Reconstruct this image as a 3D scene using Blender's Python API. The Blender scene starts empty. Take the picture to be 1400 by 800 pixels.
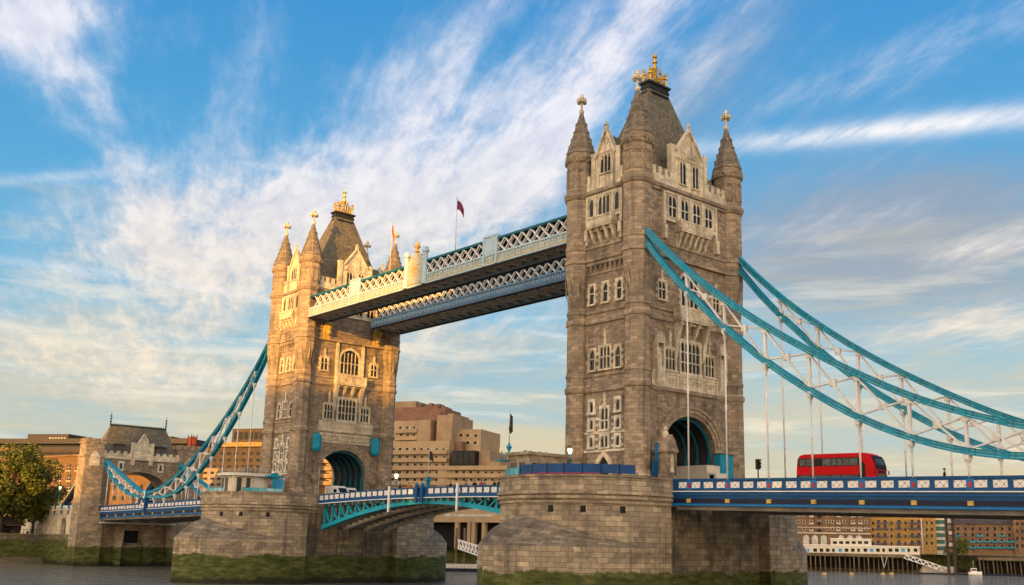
import bpy, bmesh, math, random
from mathutils import Vector, Matrix
random.seed(7)
R = math.radians
scene = bpy.context.scene
COL = scene.collection

# ------------------------------------------------------------------ camera
CAM = Vector((-100.734, -90.300, 7.559))
YAW, PITCH, ROLL = R(41.884), R(12.396), R(1.173)
FPX, PPX, PPY = 1416.598, 744.937, 431.456
cF = Vector((math.sin(YAW)*math.cos(PITCH), math.cos(YAW)*math.cos(PITCH), math.sin(PITCH)))
_r0 = Vector((math.cos(YAW), -math.sin(YAW), 0)); _u0 = _r0.cross(cF)
cR = _r0*math.cos(ROLL) + _u0*math.sin(ROLL)
cU = -_r0*math.sin(ROLL) + _u0*math.cos(ROLL)
cam_data = bpy.data.cameras.new('camera'); cam = bpy.data.objects.new('camera', cam_data); COL.objects.link(cam)
M = Matrix.Identity(4)
for i in range(3):
    M[i][0], M[i][1], M[i][2], M[i][3] = cR[i], cU[i], -cF[i], CAM[i]
cam.matrix_world = M
cam_data.sensor_width = 36; cam_data.lens = FPX/1400*36
cam_data.shift_x = (700-PPX)/1400; cam_data.shift_y = (PPY-400)/1400
cam_data.clip_start = 0.5; cam_data.clip_end = 20000
scene.camera = cam

def ray(u, v): return cF + cR*((u-PPX)/FPX) - cU*((v-PPY)/FPX)
def at(u, v, x=None, y=None, z=None, d=None):
    r = ray(u, v)
    if x is not None: t = (x-CAM.x)/r.x
    elif y is not None: t = (y-CAM.y)/r.y
    elif z is not None: t = (z-CAM.z)/r.z
    else: t = d
    return CAM + r*t

# ------------------------------------------------------------------ light, sky
SUN_AZ, SUN_EL = R(241.5), R(6.5)          # compass bearing of the sun, clockwise from +Y
SUN_DIR = Vector((math.sin(SUN_AZ)*math.cos(SUN_EL), math.cos(SUN_AZ)*math.cos(SUN_EL), math.sin(SUN_EL)))
sd = bpy.data.lights.new('sun', 'SUN'); sun = bpy.data.objects.new('sun', sd); COL.objects.link(sun)
sd.energy = 4.1; sd.angle = R(0.55); sd.color = (1.0, 0.50, 0.085)
sun.rotation_euler = SUN_DIR.to_track_quat('Z', 'Y').to_euler(); sun.location = (-200, -150, 120)

vs = scene.view_settings
vs.view_transform = 'Standard'; vs.look = 'None'; vs.gamma = 1.0; vs.use_curve_mapping = False
vs.exposure = 1.0
scene.cycles.max_bounces = 6; scene.cycles.diffuse_bounces = 3; scene.cycles.glossy_bounces = 3
scene.cycles.use_denoising = True; scene.cycles.use_adaptive_sampling = True

class NT:
    """small node helper"""
    def __init__(s, tree): s.t = tree; s.n = tree.nodes; s.l = tree.links
    def new(s, typ, **kw):
        n = s.n.new(typ)
        for k, v in kw.items(): setattr(n, k, v)
        return n
    def put(s, sock, v):
        if isinstance(v, bpy.types.NodeSocket): s.l.new(v, sock)
        elif v is not None: sock.default_value = v
    def math(s, op, a, b=None, c=None, clamp=False):
        n = s.new('ShaderNodeMath', operation=op, use_clamp=clamp)
        for i, v in enumerate((a, b, c)):
            if v is not None: s.put(n.inputs[i], v)
        return n.outputs[0]
    def vmath(s, op, a, b=None):
        n = s.new('ShaderNodeVectorMath', operation=op)
        s.put(n.inputs[0], a)
        if b is not None: s.put(n.inputs[1], b)
        return n.outputs['Value'] if op in ('DOT_PRODUCT', 'LENGTH', 'DISTANCE') else n.outputs[0]
    def mix(s, fac, a, b, blend='MIX'):
        n = s.new('ShaderNodeMix', data_type='RGBA', blend_type=blend)
        s.put(n.inputs[0], fac); s.put(n.inputs[6], a); s.put(n.inputs[7], b)
        return n.outputs[2]
    def ramp(s, fac, stops):
        n = s.new('ShaderNodeValToRGB'); e = n.color_ramp.elements
        while len(e) < len(stops): e.new(0.5)
        for el, (p, c) in zip(e, stops):
            el.position = p; el.color = c if len(c) == 4 else (*c, 1)
        s.put(n.inputs[0], fac); return n.outputs[0]
    def smooth(s, v, a, b, lo=0.0, hi=1.0):
        n = s.new('ShaderNodeMapRange', interpolation_type='SMOOTHSTEP')
        s.put(n.inputs[0], v)
        for i, q in enumerate((a, b, lo, hi)): s.put(n.inputs[i+1], q)
        return n.outputs[0]
    def noise(s, vec, scale, detail=4.0, rough=0.5, dist=0.0, dim='3D'):
        n = s.new('ShaderNodeTexNoise', noise_dimensions=dim)
        if vec is not None: s.put(n.inputs['Vector'], vec)
        n.inputs['Scale'].default_value = scale; n.inputs['Detail'].default_value = detail
        n.inputs['Roughness'].default_value = rough; n.inputs['Distortion'].default_value = dist
        return n.outputs['Fac']
    def mapping(s, vec, scale=(1, 1, 1), rot=(0, 0, 0), loc=(0, 0, 0)):
        n = s.new('ShaderNodeMapping'); s.put(n.inputs[0], vec)
        n.inputs[1].default_value = loc; n.inputs[2].default_value = rot; n.inputs[3].default_value = scale
        return n.outputs[0]

world = bpy.data.worlds.new('World'); scene.world = world; world.use_nodes = True
w = NT(world.node_tree); w.n.clear()
wout = w.new('ShaderNodeOutputWorld'); bg = w.new('ShaderNodeBackground'); w.l.new(bg.outputs[0], wout.inputs[0])
SKY_STRENGTH = 0.15
bg.inputs[1].default_value = SKY_STRENGTH
sky = w.new('ShaderNodeTexSky', sky_type='NISHITA')
sky.sun_disc = False; sky.sun_elevation = SUN_EL; sky.sun_rotation = SUN_AZ
sky.altitude = 20; sky.air_density = 1.0; sky.dust_density = 1.2; sky.ozone_density = 2.0
tc = w.new('ShaderNodeTexCoord'); D = tc.outputs['Generated']
sep = w.new('ShaderNodeSeparateXYZ'); w.l.new(D, sep.inputs[0])
dx, dy, dz = sep.outputs
zc = w.math('MAXIMUM', dz, 0.0)
# the clear sky: Nishita, its twilight blue lifted as the long exposure of the photo shows it
base = w.mix(1.0, sky.outputs[0], (1.0, 1.0, 1.0, 1), 'MULTIPLY')
K = 0.64/SKY_STRENGTH
def lin(r, g, b, k=1.0): return (r*k*K, g*k*K, b*k*K, 1)
blue = w.ramp(zc, [(0.0, (.42, .49, .49)), (0.08, (.38, .58, .68)), (0.18, (.25, .57, .78)), (0.32, (.095, .44, .79)), (0.50, (.034, .315, .73)), (1.0, (.015, .17, .50))])
bluek = w.mix(1.0, blue, lin(1, 1, 1, .70), 'MULTIPLY')
clear = w.mix(0.88, base, bluek)
# clouds on a flat high layer
inv = w.math('DIVIDE', 1.0, w.math('ADD', zc, 0.10))
cx = w.math('MULTIPLY', dx, inv); cy = w.math('MULTIPLY', dy, inv)
comb = w.new('ShaderNodeCombineXYZ'); w.put(comb.inputs[0], cx); w.put(comb.inputs[1], cy)
P0 = comb.outputs[0]
STREAK = R(24)                              # compass bearing along which the cirrus is drawn out
Prot = w.mapping(P0, rot=(0, 0, STREAK))
Pst = w.mapping(Prot, scale=(1.0, 0.13, 1))
n_str = w.noise(Pst, 7.0, 8, .62, .25)
n_big = w.noise(Prot, 1.6, 4, .5, .4)
n_fine = w.noise(w.mapping(Prot, scale=(1.0, .38, 1), loc=(3, 1, 0)), 16.0, 7, .66, .25)
rip = w.noise(w.mapping(Prot, rot=(0, 0, R(58)), scale=(1.0, .22, 1)), 30.0, 3, .55, .3)
tex = w.math('ADD', w.math('ADD', w.math('MULTIPLY', n_str, .45), w.math('MULTIPLY', n_fine, .33)), w.math('ADD', w.math('MULTIPLY', n_big, .26), w.math('MULTIPLY', rip, .10)))
def blob(px, py, ln, wd, ang, amp):
    """a soft bank of cloud round one direction of the sky: half length, half width in 1/1400 of the field of view"""
    c = ray(px, py).normalized()
    a = R(ang)
    t1 = (ray(px+math.cos(a)*20, py-math.sin(a)*20).normalized()-c).normalized()
    t2 = c.cross(t1).normalized()
    dd = w.vmath('SUBTRACT', D, tuple(c))
    q1 = w.math('MULTIPLY', w.vmath('DOT_PRODUCT', dd, tuple(t1)), FPX/ln)
    q2 = w.math('MULTIPLY', w.vmath('DOT_PRODUCT', dd, tuple(t2)), FPX/wd)
    r2 = w.math('ADD', w.math('MULTIPLY', q1, q1), w.math('MULTIPLY', q2, q2))
    return w.math('MULTIPLY', w.math('EXPONENT', w.math('MULTIPLY', r2, -1.0)), amp)
def total(lst):
    o = lst[0]
    for b in lst[1:]: o = w.math('ADD', o, b)
    return o
white = total([blob(*b) for b in [
    (790, 120, 250, 46, 51, .92), (600, 205, 190, 46, 47, .78), (690, 285, 110, 55, 40, .50), (555, 300, 110, 46, 30, .42), (430, 300, 170, 85, 20, .70), (320, 360, 170, 60, 40, .50), (130, 300, 150, 60, 30, .34), (520, 120, 180, 60, 50, .26), (120, 470, 160, 40, 5, .45), (260, 520, 200, 35, 3, .40),
    (640, 60, 160, 26, 50, .34), (40, 25, 120, 36, 12, .80), (150, 200, 200, 34, -62, .30), (230, 330, 170, 40, 30, .36), (110, 110, 90, 40, -40, .26), (330, 130, 200, 40, 62, .20), (205, 60, 90, 24, 20, .22),
    (1255, 75, 230, 36, 24, .36), (940, 70, 150, 60, 45, .34), (1350, 335, 100, 22, 12, .55), (1330, 440, 130, 30, 8, .50),
    (1080, 330, 160, 34, 14, .30), (620, 450, 190, 60, 10, .45), (150, 330, 130, 20, 28, .22), (700, 240, 130, 50, 45, .35)]])
warp = w.math('MULTIPLY', w.math('SUBTRACT', n_fine, .5), 1.0)
trails = total([blob(*b) for b in [(1190, 180, 290, 13, 5.5, .85), (1330, 160, 130, 15, 7, .35), (430, 238, 75, 4.5, -9, .55), (60, 243, 80, 7, 4, .38), (235, 388, 190, 5, -9, .32),
    (60, 365, 110, 5, -8, .2), (755, 458, 40, 3, -8, .40), (740, 435, 60, 3, 2, .30)]])
grey = total([blob(*b) for b in [(1240, 370, 320, 85, 3, 1.0), (1200, 300, 200, 60, 10, .45), (1090, 190, 250, 90, 30, .30), (960, 110, 220, 60, 48, .42), (1330, 250, 180, 60, 10, .30), (640, 500, 220, 60, 0, .45), (330, 230, 200, 70, 35, .16), (720, 300, 160, 60, 30, .30)]])
dens = w.math('ADD', white, w.math('MULTIPLY', w.math('SUBTRACT', tex, .56), w.math('ADD', w.math('MULTIPLY', white, 3.2), 1.25)))
dens = w.smooth(dens, .04, 1.05)
tr = w.math('MULTIPLY', trails, w.smooth(w.math('ADD', w.math('MULTIPLY', n_fine, .7), w.math('MULTIPLY', n_str, .3)), .22, .62), clamp=True)
gd = w.smooth(w.math('ADD', grey, w.math('MULTIPLY', w.math('SUBTRACT', tex, .56), w.math('ADD', w.math('MULTIPLY', grey, 1.6), .25))), .05, 1.05)
# warm evening air low over the land, strongest toward the sunset
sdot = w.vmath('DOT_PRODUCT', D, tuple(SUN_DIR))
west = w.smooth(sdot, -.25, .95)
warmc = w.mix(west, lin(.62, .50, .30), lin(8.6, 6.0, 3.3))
lowf = w.smooth(w.math('ADD', zc, w.math('MULTIPLY', w.math('SUBTRACT', w.noise(w.mapping(D, scale=(1, 1, 7)), 4.5, 7, .62, .3), .5), .50)), .285, -.02)
greyc = w.mix(w.smooth(zc, .34, .10), lin(.25, .29, .36), lin(.44, .40, .33))
whitec = w.mix(w.smooth(zc, .42, .12), lin(.74, .73, .78), lin(.76, .66, .52))
whitec = w.mix(1.0, whitec, w.ramp(n_fine, [(.30, (.74, .76, .84)), (.62, (1.04, 1.02, 1.0))]), 'MULTIPLY')
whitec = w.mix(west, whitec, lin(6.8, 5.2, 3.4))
c1 = w.mix(w.math('MULTIPLY', gd, .80), clear, greyc)
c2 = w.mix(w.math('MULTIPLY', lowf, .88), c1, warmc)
lowcl = w.math('MULTIPLY', w.smooth(w.noise(w.mapping(D, scale=(1, 1, 9), loc=(2, 5, 1)), 5.5, 7, .60, .2), .50, .70), w.smooth(zc, .34, .16))
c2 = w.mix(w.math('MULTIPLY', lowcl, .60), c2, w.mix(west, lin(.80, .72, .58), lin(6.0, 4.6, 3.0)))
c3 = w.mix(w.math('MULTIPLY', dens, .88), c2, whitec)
c4 = w.mix(tr, c3, lin(.74, .74, .76))
# broken thin cloud over the half of the sky behind the viewer
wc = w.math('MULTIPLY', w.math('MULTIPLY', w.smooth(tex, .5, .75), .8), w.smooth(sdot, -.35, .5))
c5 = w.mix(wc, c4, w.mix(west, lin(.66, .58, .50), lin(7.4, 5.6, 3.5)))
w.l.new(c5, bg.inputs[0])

# ------------------------------------------------------------------ materials
def mat(name):
    m = bpy.data.materials.new(name); m.use_nodes = True
    return m, NT(m.node_tree), m.node_tree.nodes['Principled BSDF']
def simple(name, col, rough=.6, metal=0.0, var=.12, vscale=1.5, spec=None, bump=0):
    m, t, b = mat(name)
    tcn = t.new('ShaderNodeTexCoord')
    n = t.noise(tcn.outputs['Object'], vscale, 5, .6)
    lo = tuple(c*(1-var) for c in col); hi = tuple(min(1, c*(1+var)) for c in col)
    t.l.new(t.ramp(n, [(.3, lo), (.7, hi)]), b.inputs['Base Color'])
    b.inputs['Roughness'].default_value = rough; b.inputs['Metallic'].default_value = metal
    spec = (.5 if metal or rough < .3 else .22) if spec is None else spec
    if spec is not None: b.inputs['Specular IOR Level'].default_value = spec
    if bump:
        bn = t.new('ShaderNodeBump'); bn.inputs['Strength'].default_value = bump; bn.inputs['Distance'].default_value = .05
        t.l.new(t.noise(tcn.outputs['Object'], vscale*6, 5, .6), bn.inputs['Height']); t.l.new(bn.outputs[0], b.inputs['Normal'])
    return m
def masonry(name, c1, c2, mortar, bw, bh, ms=.02, stain=.35, streak=.3, algae=None, bump=.5, rough=.85, soot=(.05, .045, .04), tone=1.0):
    m, t, b = mat(name)
    tcn = t.new('ShaderNodeTexCoord'); uv = tcn.outputs['UV']; ob = tcn.outputs['Object']
    br = t.new('ShaderNodeTexBrick'); t.l.new(uv, br.inputs['Vector'])
    br.inputs['Scale'].default_value = 1; br.inputs['Brick Width'].default_value = bw; br.inputs['Row Height'].default_value = bh
    br.inputs['Mortar Size'].default_value = ms; br.inputs['Mortar Smooth'].default_value = .3; br.inputs['Bias'].default_value = 0
    br.inputs['Color1'].default_value = (*c1, 1); br.inputs['Color2'].default_value = (*c2, 1); br.inputs['Mortar'].default_value = (*mortar, 1)
    # every block has its own tone: the cell numbers of the brick bond drive a random value
    su = t.new('ShaderNodeSeparateXYZ'); t.l.new(uv, su.inputs[0])
    row = t.math('FLOOR', t.math('DIVIDE', su.outputs[1], bh)); odd = t.math('ABSOLUTE', t.math('MODULO', row, 2.0))
    colm = t.math('FLOOR', t.math('ADD', t.math('DIVIDE', su.outputs[0], bw), t.math('MULTIPLY', t.math('SUBTRACT', 1.0, odd), .5)))
    cb = t.new('ShaderNodeCombineXYZ'); t.l.new(colm, cb.inputs[0]); t.l.new(row, cb.inputs[1])
    wn = t.new('ShaderNodeTexWhiteNoise', noise_dimensions='2D'); t.l.new(cb.outputs[0], wn.inputs['Vector'])
    geo = t.new('ShaderNodeNewGeometry'); pos = geo.outputs['Position']
    big = t.noise(pos, .22, 5, .6); mid = t.noise(pos, 1.6, 5, .65)
    toned = t.mix(1.0, br.outputs['Color'], t.ramp(wn.outputs['Value'], [(p_, tuple(1+(c_-1)*tone for c_ in q_)) for p_, q_ in [(0, (.70, .70, .72)), (.5, (1, 1, 1)), (.82, (1.08, 1.06, 1.02)), (1, (1.38, 1.34, 1.28))]]), 'MULTIPLY')
    col = t.mix(1.0, toned, t.ramp(mid, [(.25, (.74, .74, .75)), (.75, (1.16, 1.14, 1.1))]), 'MULTIPLY')
    col = t.mix(t.smooth(t.math('ADD', t.math('MULTIPLY', big, .6), t.math('MULTIPLY', t.noise(pos, .7, 6, .7), .4)), .47, .64, 0, stain*1.2), col, (*soot, 1))
    st = t.noise(t.mapping(pos, scale=(1.3, 1.3, .07)), 1.0, 4, .6)
    col = t.mix(t.smooth(st, .52, .72, 0, streak), col, (*soot, 1))
    rsock = rough
    if algae:
        sx = t.new('ShaderNodeSeparateXYZ'); t.l.new(pos, sx.inputs[0]); z = sx.outputs[2]
        edge = t.math('ADD', z, t.math('MULTIPLY', t.math('ADD', t.math('MULTIPLY', t.math('SUBTRACT', t.noise(pos, .22, 3, .5), .5), 2.0), t.math('MULTIPLY', t.math('SUBTRACT', t.noise(t.mapping(pos, scale=(1, 1, .3)), 1.1, 4, .55), .5), .9)), 1.0))
        gcol = t.ramp(t.noise(t.mapping(pos, scale=(1, 1, 3)), .55, 6, .7), [(.28, (.026, .028, .012)), (.42, (.075, .088, .020)), (.56, (.155, .165, .040)), (.70, (.30, .265, .13))])
        gcol = t.mix(t.smooth(br.outputs['Fac'], .5, 1, 0, .5), gcol, (.012, .013, .007, 1))
        dark = t.smooth(edge, algae-.1, algae-1.3, 0, 1)
        col = t.mix(t.smooth(edge, algae+.15, algae-.15), col, gcol)
        col = t.mix(t.smooth(edge, algae+.3, algae-.1, 0, .35), col, (.012, .016, .006, 1))
        col = t.mix(t.smooth(edge, 1.3, .5, 0, .85), col, (.020, .019, .014, 1))
    t.l.new(col, b.inputs['Base Color']); b.inputs['Roughness'].default_value = rough
    b.inputs['Specular IOR Level'].default_value = .25
    bn = t.new('ShaderNodeBump'); bn.inputs['Strength'].default_value = bump; bn.inputs['Distance'].default_value = .04
    hgt = t.math('SUBTRACT', t.math('MULTIPLY', mid, .8), br.outputs['Fac'])
    t.l.new(hgt, bn.inputs['Height']); t.l.new(bn.outputs[0], b.inputs['Normal'])
    return m
MT = {}
MT['granite'] = masonry('tower_granite', (.42, .315, .22), (.25, .19, .14), (.085, .068, .052), .80, .33, .013, .45, .45, tone=.75)
MT['ashlar'] = masonry('turret_ashlar', (.45, .34, .235), (.285, .22, .158), (.10, .08, .062), .95, .42, .012, .40, .5, tone=.65)
MT['portland'] = masonry('portland_stone', (.78, .66, .49), (.66, .56, .41), (.38, .32, .24), .9, .5, .010, .34, .5, tone=.5)
MT['paleband'] = masonry('white_stone', (.76, .69, .57), (.68, .61, .50), (.5, .44, .36), .8, .5, .010, .20, .25)
MT['pier'] = masonry('pier_granite', (.50, .395, .27), (.31, .245, .175), (.075, .06, .048), 1.35, .56, .020, .45, .50, algae=4.55, tone=.65)
MT['piercap'] = masonry('pier_cap_granite', (.28, .225, .165), (.19, .155, .115), (.07, .06, .048), 1.5, .62, .022, .5, .45)
MT['piershade'] = masonry('pier_recess_shaded', (.33, .26, .18), (.22, .18, .13), (.07, .06, .05), 1.55, .66, .022, .6, .95, algae=4.55)  # pier granite toned down for the shade under the deck; streaks are stains
MT['quay'] = masonry('quay_wall_stone', (.24, .20, .13), (.17, .14, .09), (.08, .07, .05), 1.2, .5, .02, .5, .5, algae=5.9)
MT['slate'] = masonry('roof_slate', (.19, .165, .115), (.14, .122, .088), (.08, .07, .052), .45, .30, .012, .35, .35, bump=.4, rough=.7)
MT['spire'] = masonry('spire_stone', (.27, .22, .165), (.20, .165, .125), (.11, .095, .075), .8, .42, .03, .35, .35)
MT['glass'] = simple('dark_window_glass', (.014, .016, .019), .12, 0, .3, .6, .28)
MT['farglass'] = simple('distant_dark_glass', (.018, .018, .018), .35, 0, .4, .6, .12)
MT['teal'] = simple('teal_paint', (.010, .25, .37), .5, 0, .24, .8, .22)
MT['tealdark'] = simple('dark_teal_paint', (.006, .10, .13), .5, 0, .15, .8, .22)
MT['teallight'] = simple('teal_highlight', (.19, .52, .60), .4, 0, .1, .8)  # pale teal standing in for highlights along the chain chords
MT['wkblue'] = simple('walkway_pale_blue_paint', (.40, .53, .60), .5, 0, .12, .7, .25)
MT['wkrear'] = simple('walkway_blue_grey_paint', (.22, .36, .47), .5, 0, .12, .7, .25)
MT['wkcream'] = simple('walkway_cream_panel', (.40, .385, .31), .5, 0, .12, .7)
MT['blue'] = simple('royal_blue_paint', (.004, .070, .20), .5, 0, .15, .8, .2)
MT['ribteal'] = simple('vault_rib_teal', (.006, .13, .18), .5, 0, .2, .8, .2)
MT['tealbright'] = simple('bright_teal_paint', (.008, .33, .45), .5, 0, .12, .8, .22)
MT['bluelight'] = simple('bright_blue_paint', (.008, .15, .38), .5, 0, .12, .8, .2)
MT['navy'] = simple('dark_navy_paint', (.008, .012, .035), .5, 0, .2, .8, .2)
MT['white'] = simple('white_paint', (.84, .81, .78), .5, 0, .08, .7)
MT['pinkwhite'] = simple('warm_white_paint', (.72, .67, .62), .5, 0, .12, .6)
MT['gold'] = simple('gilding', (.62, .36, .05), .42, .75, .15, 2)
MT['ochre'] = simple('gold_paint', (.55, .36, .10), .5, 0, .15, 1)
MT['red'] = simple('red_paint', (.45, .02, .03), .4, 0, .12, 1)
MT['lead'] = simple('dark_lead', (.020, .019, .018), .5, 0, .25, 1)
MT['under'] = simple('rusty_deck_underside', (.25, .22, .20), .85, 0, .35, .5)
MT['ribcream'] = simple('bascule_girder_cream', (.70, .61, .50), .6, 0, .25, .5)
MT['asphalt'] = simple('asphalt', (.05, .05, .05), .9, 0, .2, 1)
MT['black'] = simple('black_rubber', (.012, .012, .013), .7, 0, .2, 1)
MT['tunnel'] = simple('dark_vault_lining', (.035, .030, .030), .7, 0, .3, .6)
MT['skin'] = simple('skin', (.42, .26, .19), .6)
MT['busred'] = simple('bus_red_paint', (.60, .004, .008), .45, 0, .05, .6, .08)
MT['busdark'] = simple('bus_dark_panel', (.022, .023, .026), .25, 0, .2, .6)
MT['lampglow'] = mat('lamp_glow')[0]
_b = MT['lampglow'].node_tree.nodes['Principled BSDF']; _b.inputs['Base Color'].default_value = (1, .85, .6, 1)
_b.inputs['Emission Color'].default_value = (1, .82, .5, 1); _b.inputs['Emission Strength'].default_value = 1.4
def panelmat():
    m, t, b = mat('cast_iron_tracery')
    tcn = t.new('ShaderNodeTexCoord'); s = t.new('ShaderNodeSeparateXYZ'); t.l.new(tcn.outputs['UV'], s.inputs[0])
    a = t.math('SINE', t.math('MULTIPLY', s.outputs[0], 9.0)); c = t.math('SINE', t.math('MULTIPLY', s.outputs[1], 9.0))
    q = t.math('ABSOLUTE', t.math('ADD', a, c))
    col = t.mix(t.smooth(q, .30, .12), (.78, .74, .68, 1), (.42, .28, .27, 1))
    t.l.new(col, b.inputs['Base Color']); b.inputs['Roughness'].default_value = .5
    return m
MT['tracery'] = panelmat()

# ------------------------------------------------------------------ mesh builder
class MB:
    def __init__(s): s.v = []; s.f = []; s.uv = []; s.m = []; s.sm = []; s.cur = 0; s.o = Vector((0, 0, 0)); s.X = None
    def _p(s, p):
        p = Vector(p)
        if s.X is not None: p = s.X @ p
        return p + s.o
    def face(s, pts, uv=None, smooth=False):
        i = len(s.v); ps = [s._p(p) for p in pts]; s.v += ps
        s.f.append(tuple(range(i, i+len(ps)))); s.m.append(s.cur); s.sm.append(smooth)
        if uv is None:
            n = Vector((0, 0, 0))
            for k in range(len(ps)):
                a, b = ps[k], ps[(k+1) % len(ps)]
                n += Vector(((a.y-b.y)*(a.z+b.z), (a.z-b.z)*(a.x+b.x), (a.x-b.x)*(a.y+b.y)))
            n = n.normalized() if n.length > 0 else Vector((0, 0, 1))
            h = Vector((-n.y, n.x, 0))
            if h.length < .15: t1, t2 = Vector((1, 0, 0)), Vector((0, 1, 0))
            else: t1 = h.normalized(); t2 = n.cross(t1)
            uv = [(p.dot(t1), p.dot(t2)) for p in ps]
        s.uv += list(uv)
    def box(s, x0, x1, y0, y1, z0, z1):
        a = [(x0, y0), (x1, y0), (x1, y1), (x0, y1)]
        for k in range(4):
            p, q = a[k], a[(k+1) % 4]
            s.face([(*p, z0), (*q, z0), (*q, z1), (*p, z1)])
        s.face([(*p, z1) for p in a]); s.face([(*p, z0) for p in reversed(a)])
    def obox(s, c, ex, ey, ez):
        """box from centre and three half-vectors"""
        c, ex, ey, ez = map(Vector, (c, ex, ey, ez))
        g = lambda i, j, k: c+ex*i+ey*j+ez*k
        for q in (((-1,-1,-1),(1,-1,-1),(1,-1,1),(-1,-1,1)), ((1,1,-1),(-1,1,-1),(-1,1,1),(1,1,1)), ((1,-1,-1),(1,1,-1),(1,1,1),(1,-1,1)),
                  ((-1,1,-1),(-1,-1,-1),(-1,-1,1),(-1,1,1)), ((-1,-1,1),(1,-1,1),(1,1,1),(-1,1,1)), ((-1,1,-1),(1,1,-1),(1,-1,-1),(-1,-1,-1))):
            s.face([g(*t) for t in q])
    def beam(s, p, q, w, h, up=(0, 0, 1)):
        p, q = Vector(p), Vector(q); d = q-p; L = d.length
        if L < 1e-6: return
        d /= L; up = Vector(up); sd_ = d.cross(up)
        if sd_.length < 1e-4: sd_ = d.cross(Vector((1, 0, 0)))
        sd_.normalize(); u = sd_.cross(d)
        s.obox((p+q)/2, d*L/2, sd_*w/2, u*h/2)
    def tube(s, pts, r, n=8, caps=True, smooth=True):
        pts = [Vector(p) for p in pts]; rr = r if isinstance(r, (list, tuple)) else [r]*len(pts)
        rings = []; L = 0
        prev = None
        for i, p in enumerate(pts):
            d = (pts[min(i+1, len(pts)-1)]-pts[max(i-1, 0)]).normalized()
            a = d.cross(Vector((0, 0, 1)));
            if a.length < 1e-3: a = Vector((1, 0, 0))
            a.normalize(); b = a.cross(d)
            rings.append([p+(a*math.cos(t)+b*math.sin(t))*rr[i] for t in [2*math.pi*k/n for k in range(n)]])
        for i in range(len(pts)-1):
            for k in range(n):
                k2 = (k+1) % n
                s.face([rings[i][k], rings[i][k2], rings[i+1][k2], rings[i+1][k]], smooth=smooth)
        if caps: s.face(list(reversed(rings[0]))); s.face(rings[-1])
    def lathe(s, cx, cy, prof, n=8, rot=None, smooth=False, a0=0, cap=True):
        """prof: (z, r) from the bottom; an octagon's r is to its flat"""
        rot = math.pi/n if rot is None else rot; k_ = 1/math.cos(math.pi/n) if n <= 8 else 1
        arc = 0
        def ring(z, r): return [(cx+r*k_*math.cos(rot+2*math.pi*i/n), cy+r*k_*math.sin(rot+2*math.pi*i/n), z) for i in range(n)]
        for (z0, r0), (z1, r1) in zip(prof, prof[1:]):
            a, b = ring(z0, r0), ring(z1, r1)
            for i in range(n):
                j = (i+1) % n; su = 2*math.pi*max(r0, r1, .3)/n
                v0, v1 = z0, z0+math.hypot(z1-z0, r1-r0)
                s.face([a[i], a[j], b[j], b[i]], uv=[(i*su, v0), (i*su+su, v0), (i*su+su, v1), (i*su, v1)], smooth=smooth)
        if cap:
            s.face(ring(*prof[-1])); s.face(list(reversed(ring(*prof[0]))))
    def prism(s, poly, a0, a1, axis='y'):
        """poly in the (h, z) plane, pushed along an axis; counter-clockwise seen from the a0 side for axis y"""
        f = (lambda h, z, a: (h, a, z)) if axis == 'y' else ((lambda h, z, a: (a, h, z)) if axis == 'x' else (lambda h, z, a: (h, z, a)))
        n = len(poly)
        s.face([f(h, z, a0) for h, z in poly]); s.face([f(h, z, a1) for h, z in reversed(poly)])
        for i in range(n):
            p, q = poly[i], poly[(i+1) % n]
            s.face([f(*p, a0), f(*p, a1), f(*q, a1), f(*q, a0)])
    def build(s, name, m, parent=None, off=None):
        me = bpy.data.meshes.new(name)
        o_ = Vector(off) if off is not None else (BASE.get(parent.name, Vector((0, 0, 0))) if parent is not None else Vector((0, 0, 0)))
        me.from_pydata([tuple(v-o_) for v in s.v], [], s.f)
        ul = me.uv_layers.new(name='UVMap')
        flat = [c for q in s.uv for c in q]; ul.data.foreach_set('uv', flat)
        me.polygons.foreach_set('material_index', s.m); me.polygons.foreach_set('use_smooth', s.sm)
        bm = bmesh.new(); bm.from_mesh(me); bmesh.ops.remove_doubles(bm, verts=bm.verts, dist=1e-4)
        bmesh.ops.recalc_face_normals(bm, faces=bm.faces); bm.to_mesh(me); bm.free()
        for q in (m if isinstance(m, (list, tuple)) else [m]): me.materials.append(MT[q] if isinstance(q, str) else q)
        o = bpy.data.objects.new(name, me); COL.objects.link(o)
        if parent is not None:
            o.parent = parent; BASE[o.name] = o_
        else: o.location = o_; BASE[o.name] = o_
        return o
BASE = {}
def thing(name, loc, label, cat, group=None):
    o = bpy.data.objects.new(name, None); COL.objects.link(o); o.location = loc; BASE[o.name] = Vector(loc)
    o.empty_display_size = .5
    tag(o, label, cat, group); return o
def tag(o, label=None, cat=None, group=None, kind=None):
    if label: o['label'] = label
    if cat: o['category'] = cat
    if group: o['group'] = group
    if kind: o['kind'] = kind
    return o
def copy_thing(o, loc, rotz=None, label=None, parent=None):
    c = o.copy(); COL.objects.link(c)
    if parent is not None: c.parent = parent
    else:
        c.location = loc
        if rotz is not None: c.rotation_euler = (0, 0, rotz)
        if label: c['label'] = label
    for ch in list(o.children): copy_thing(ch, None, parent=c)
    return c

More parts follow.
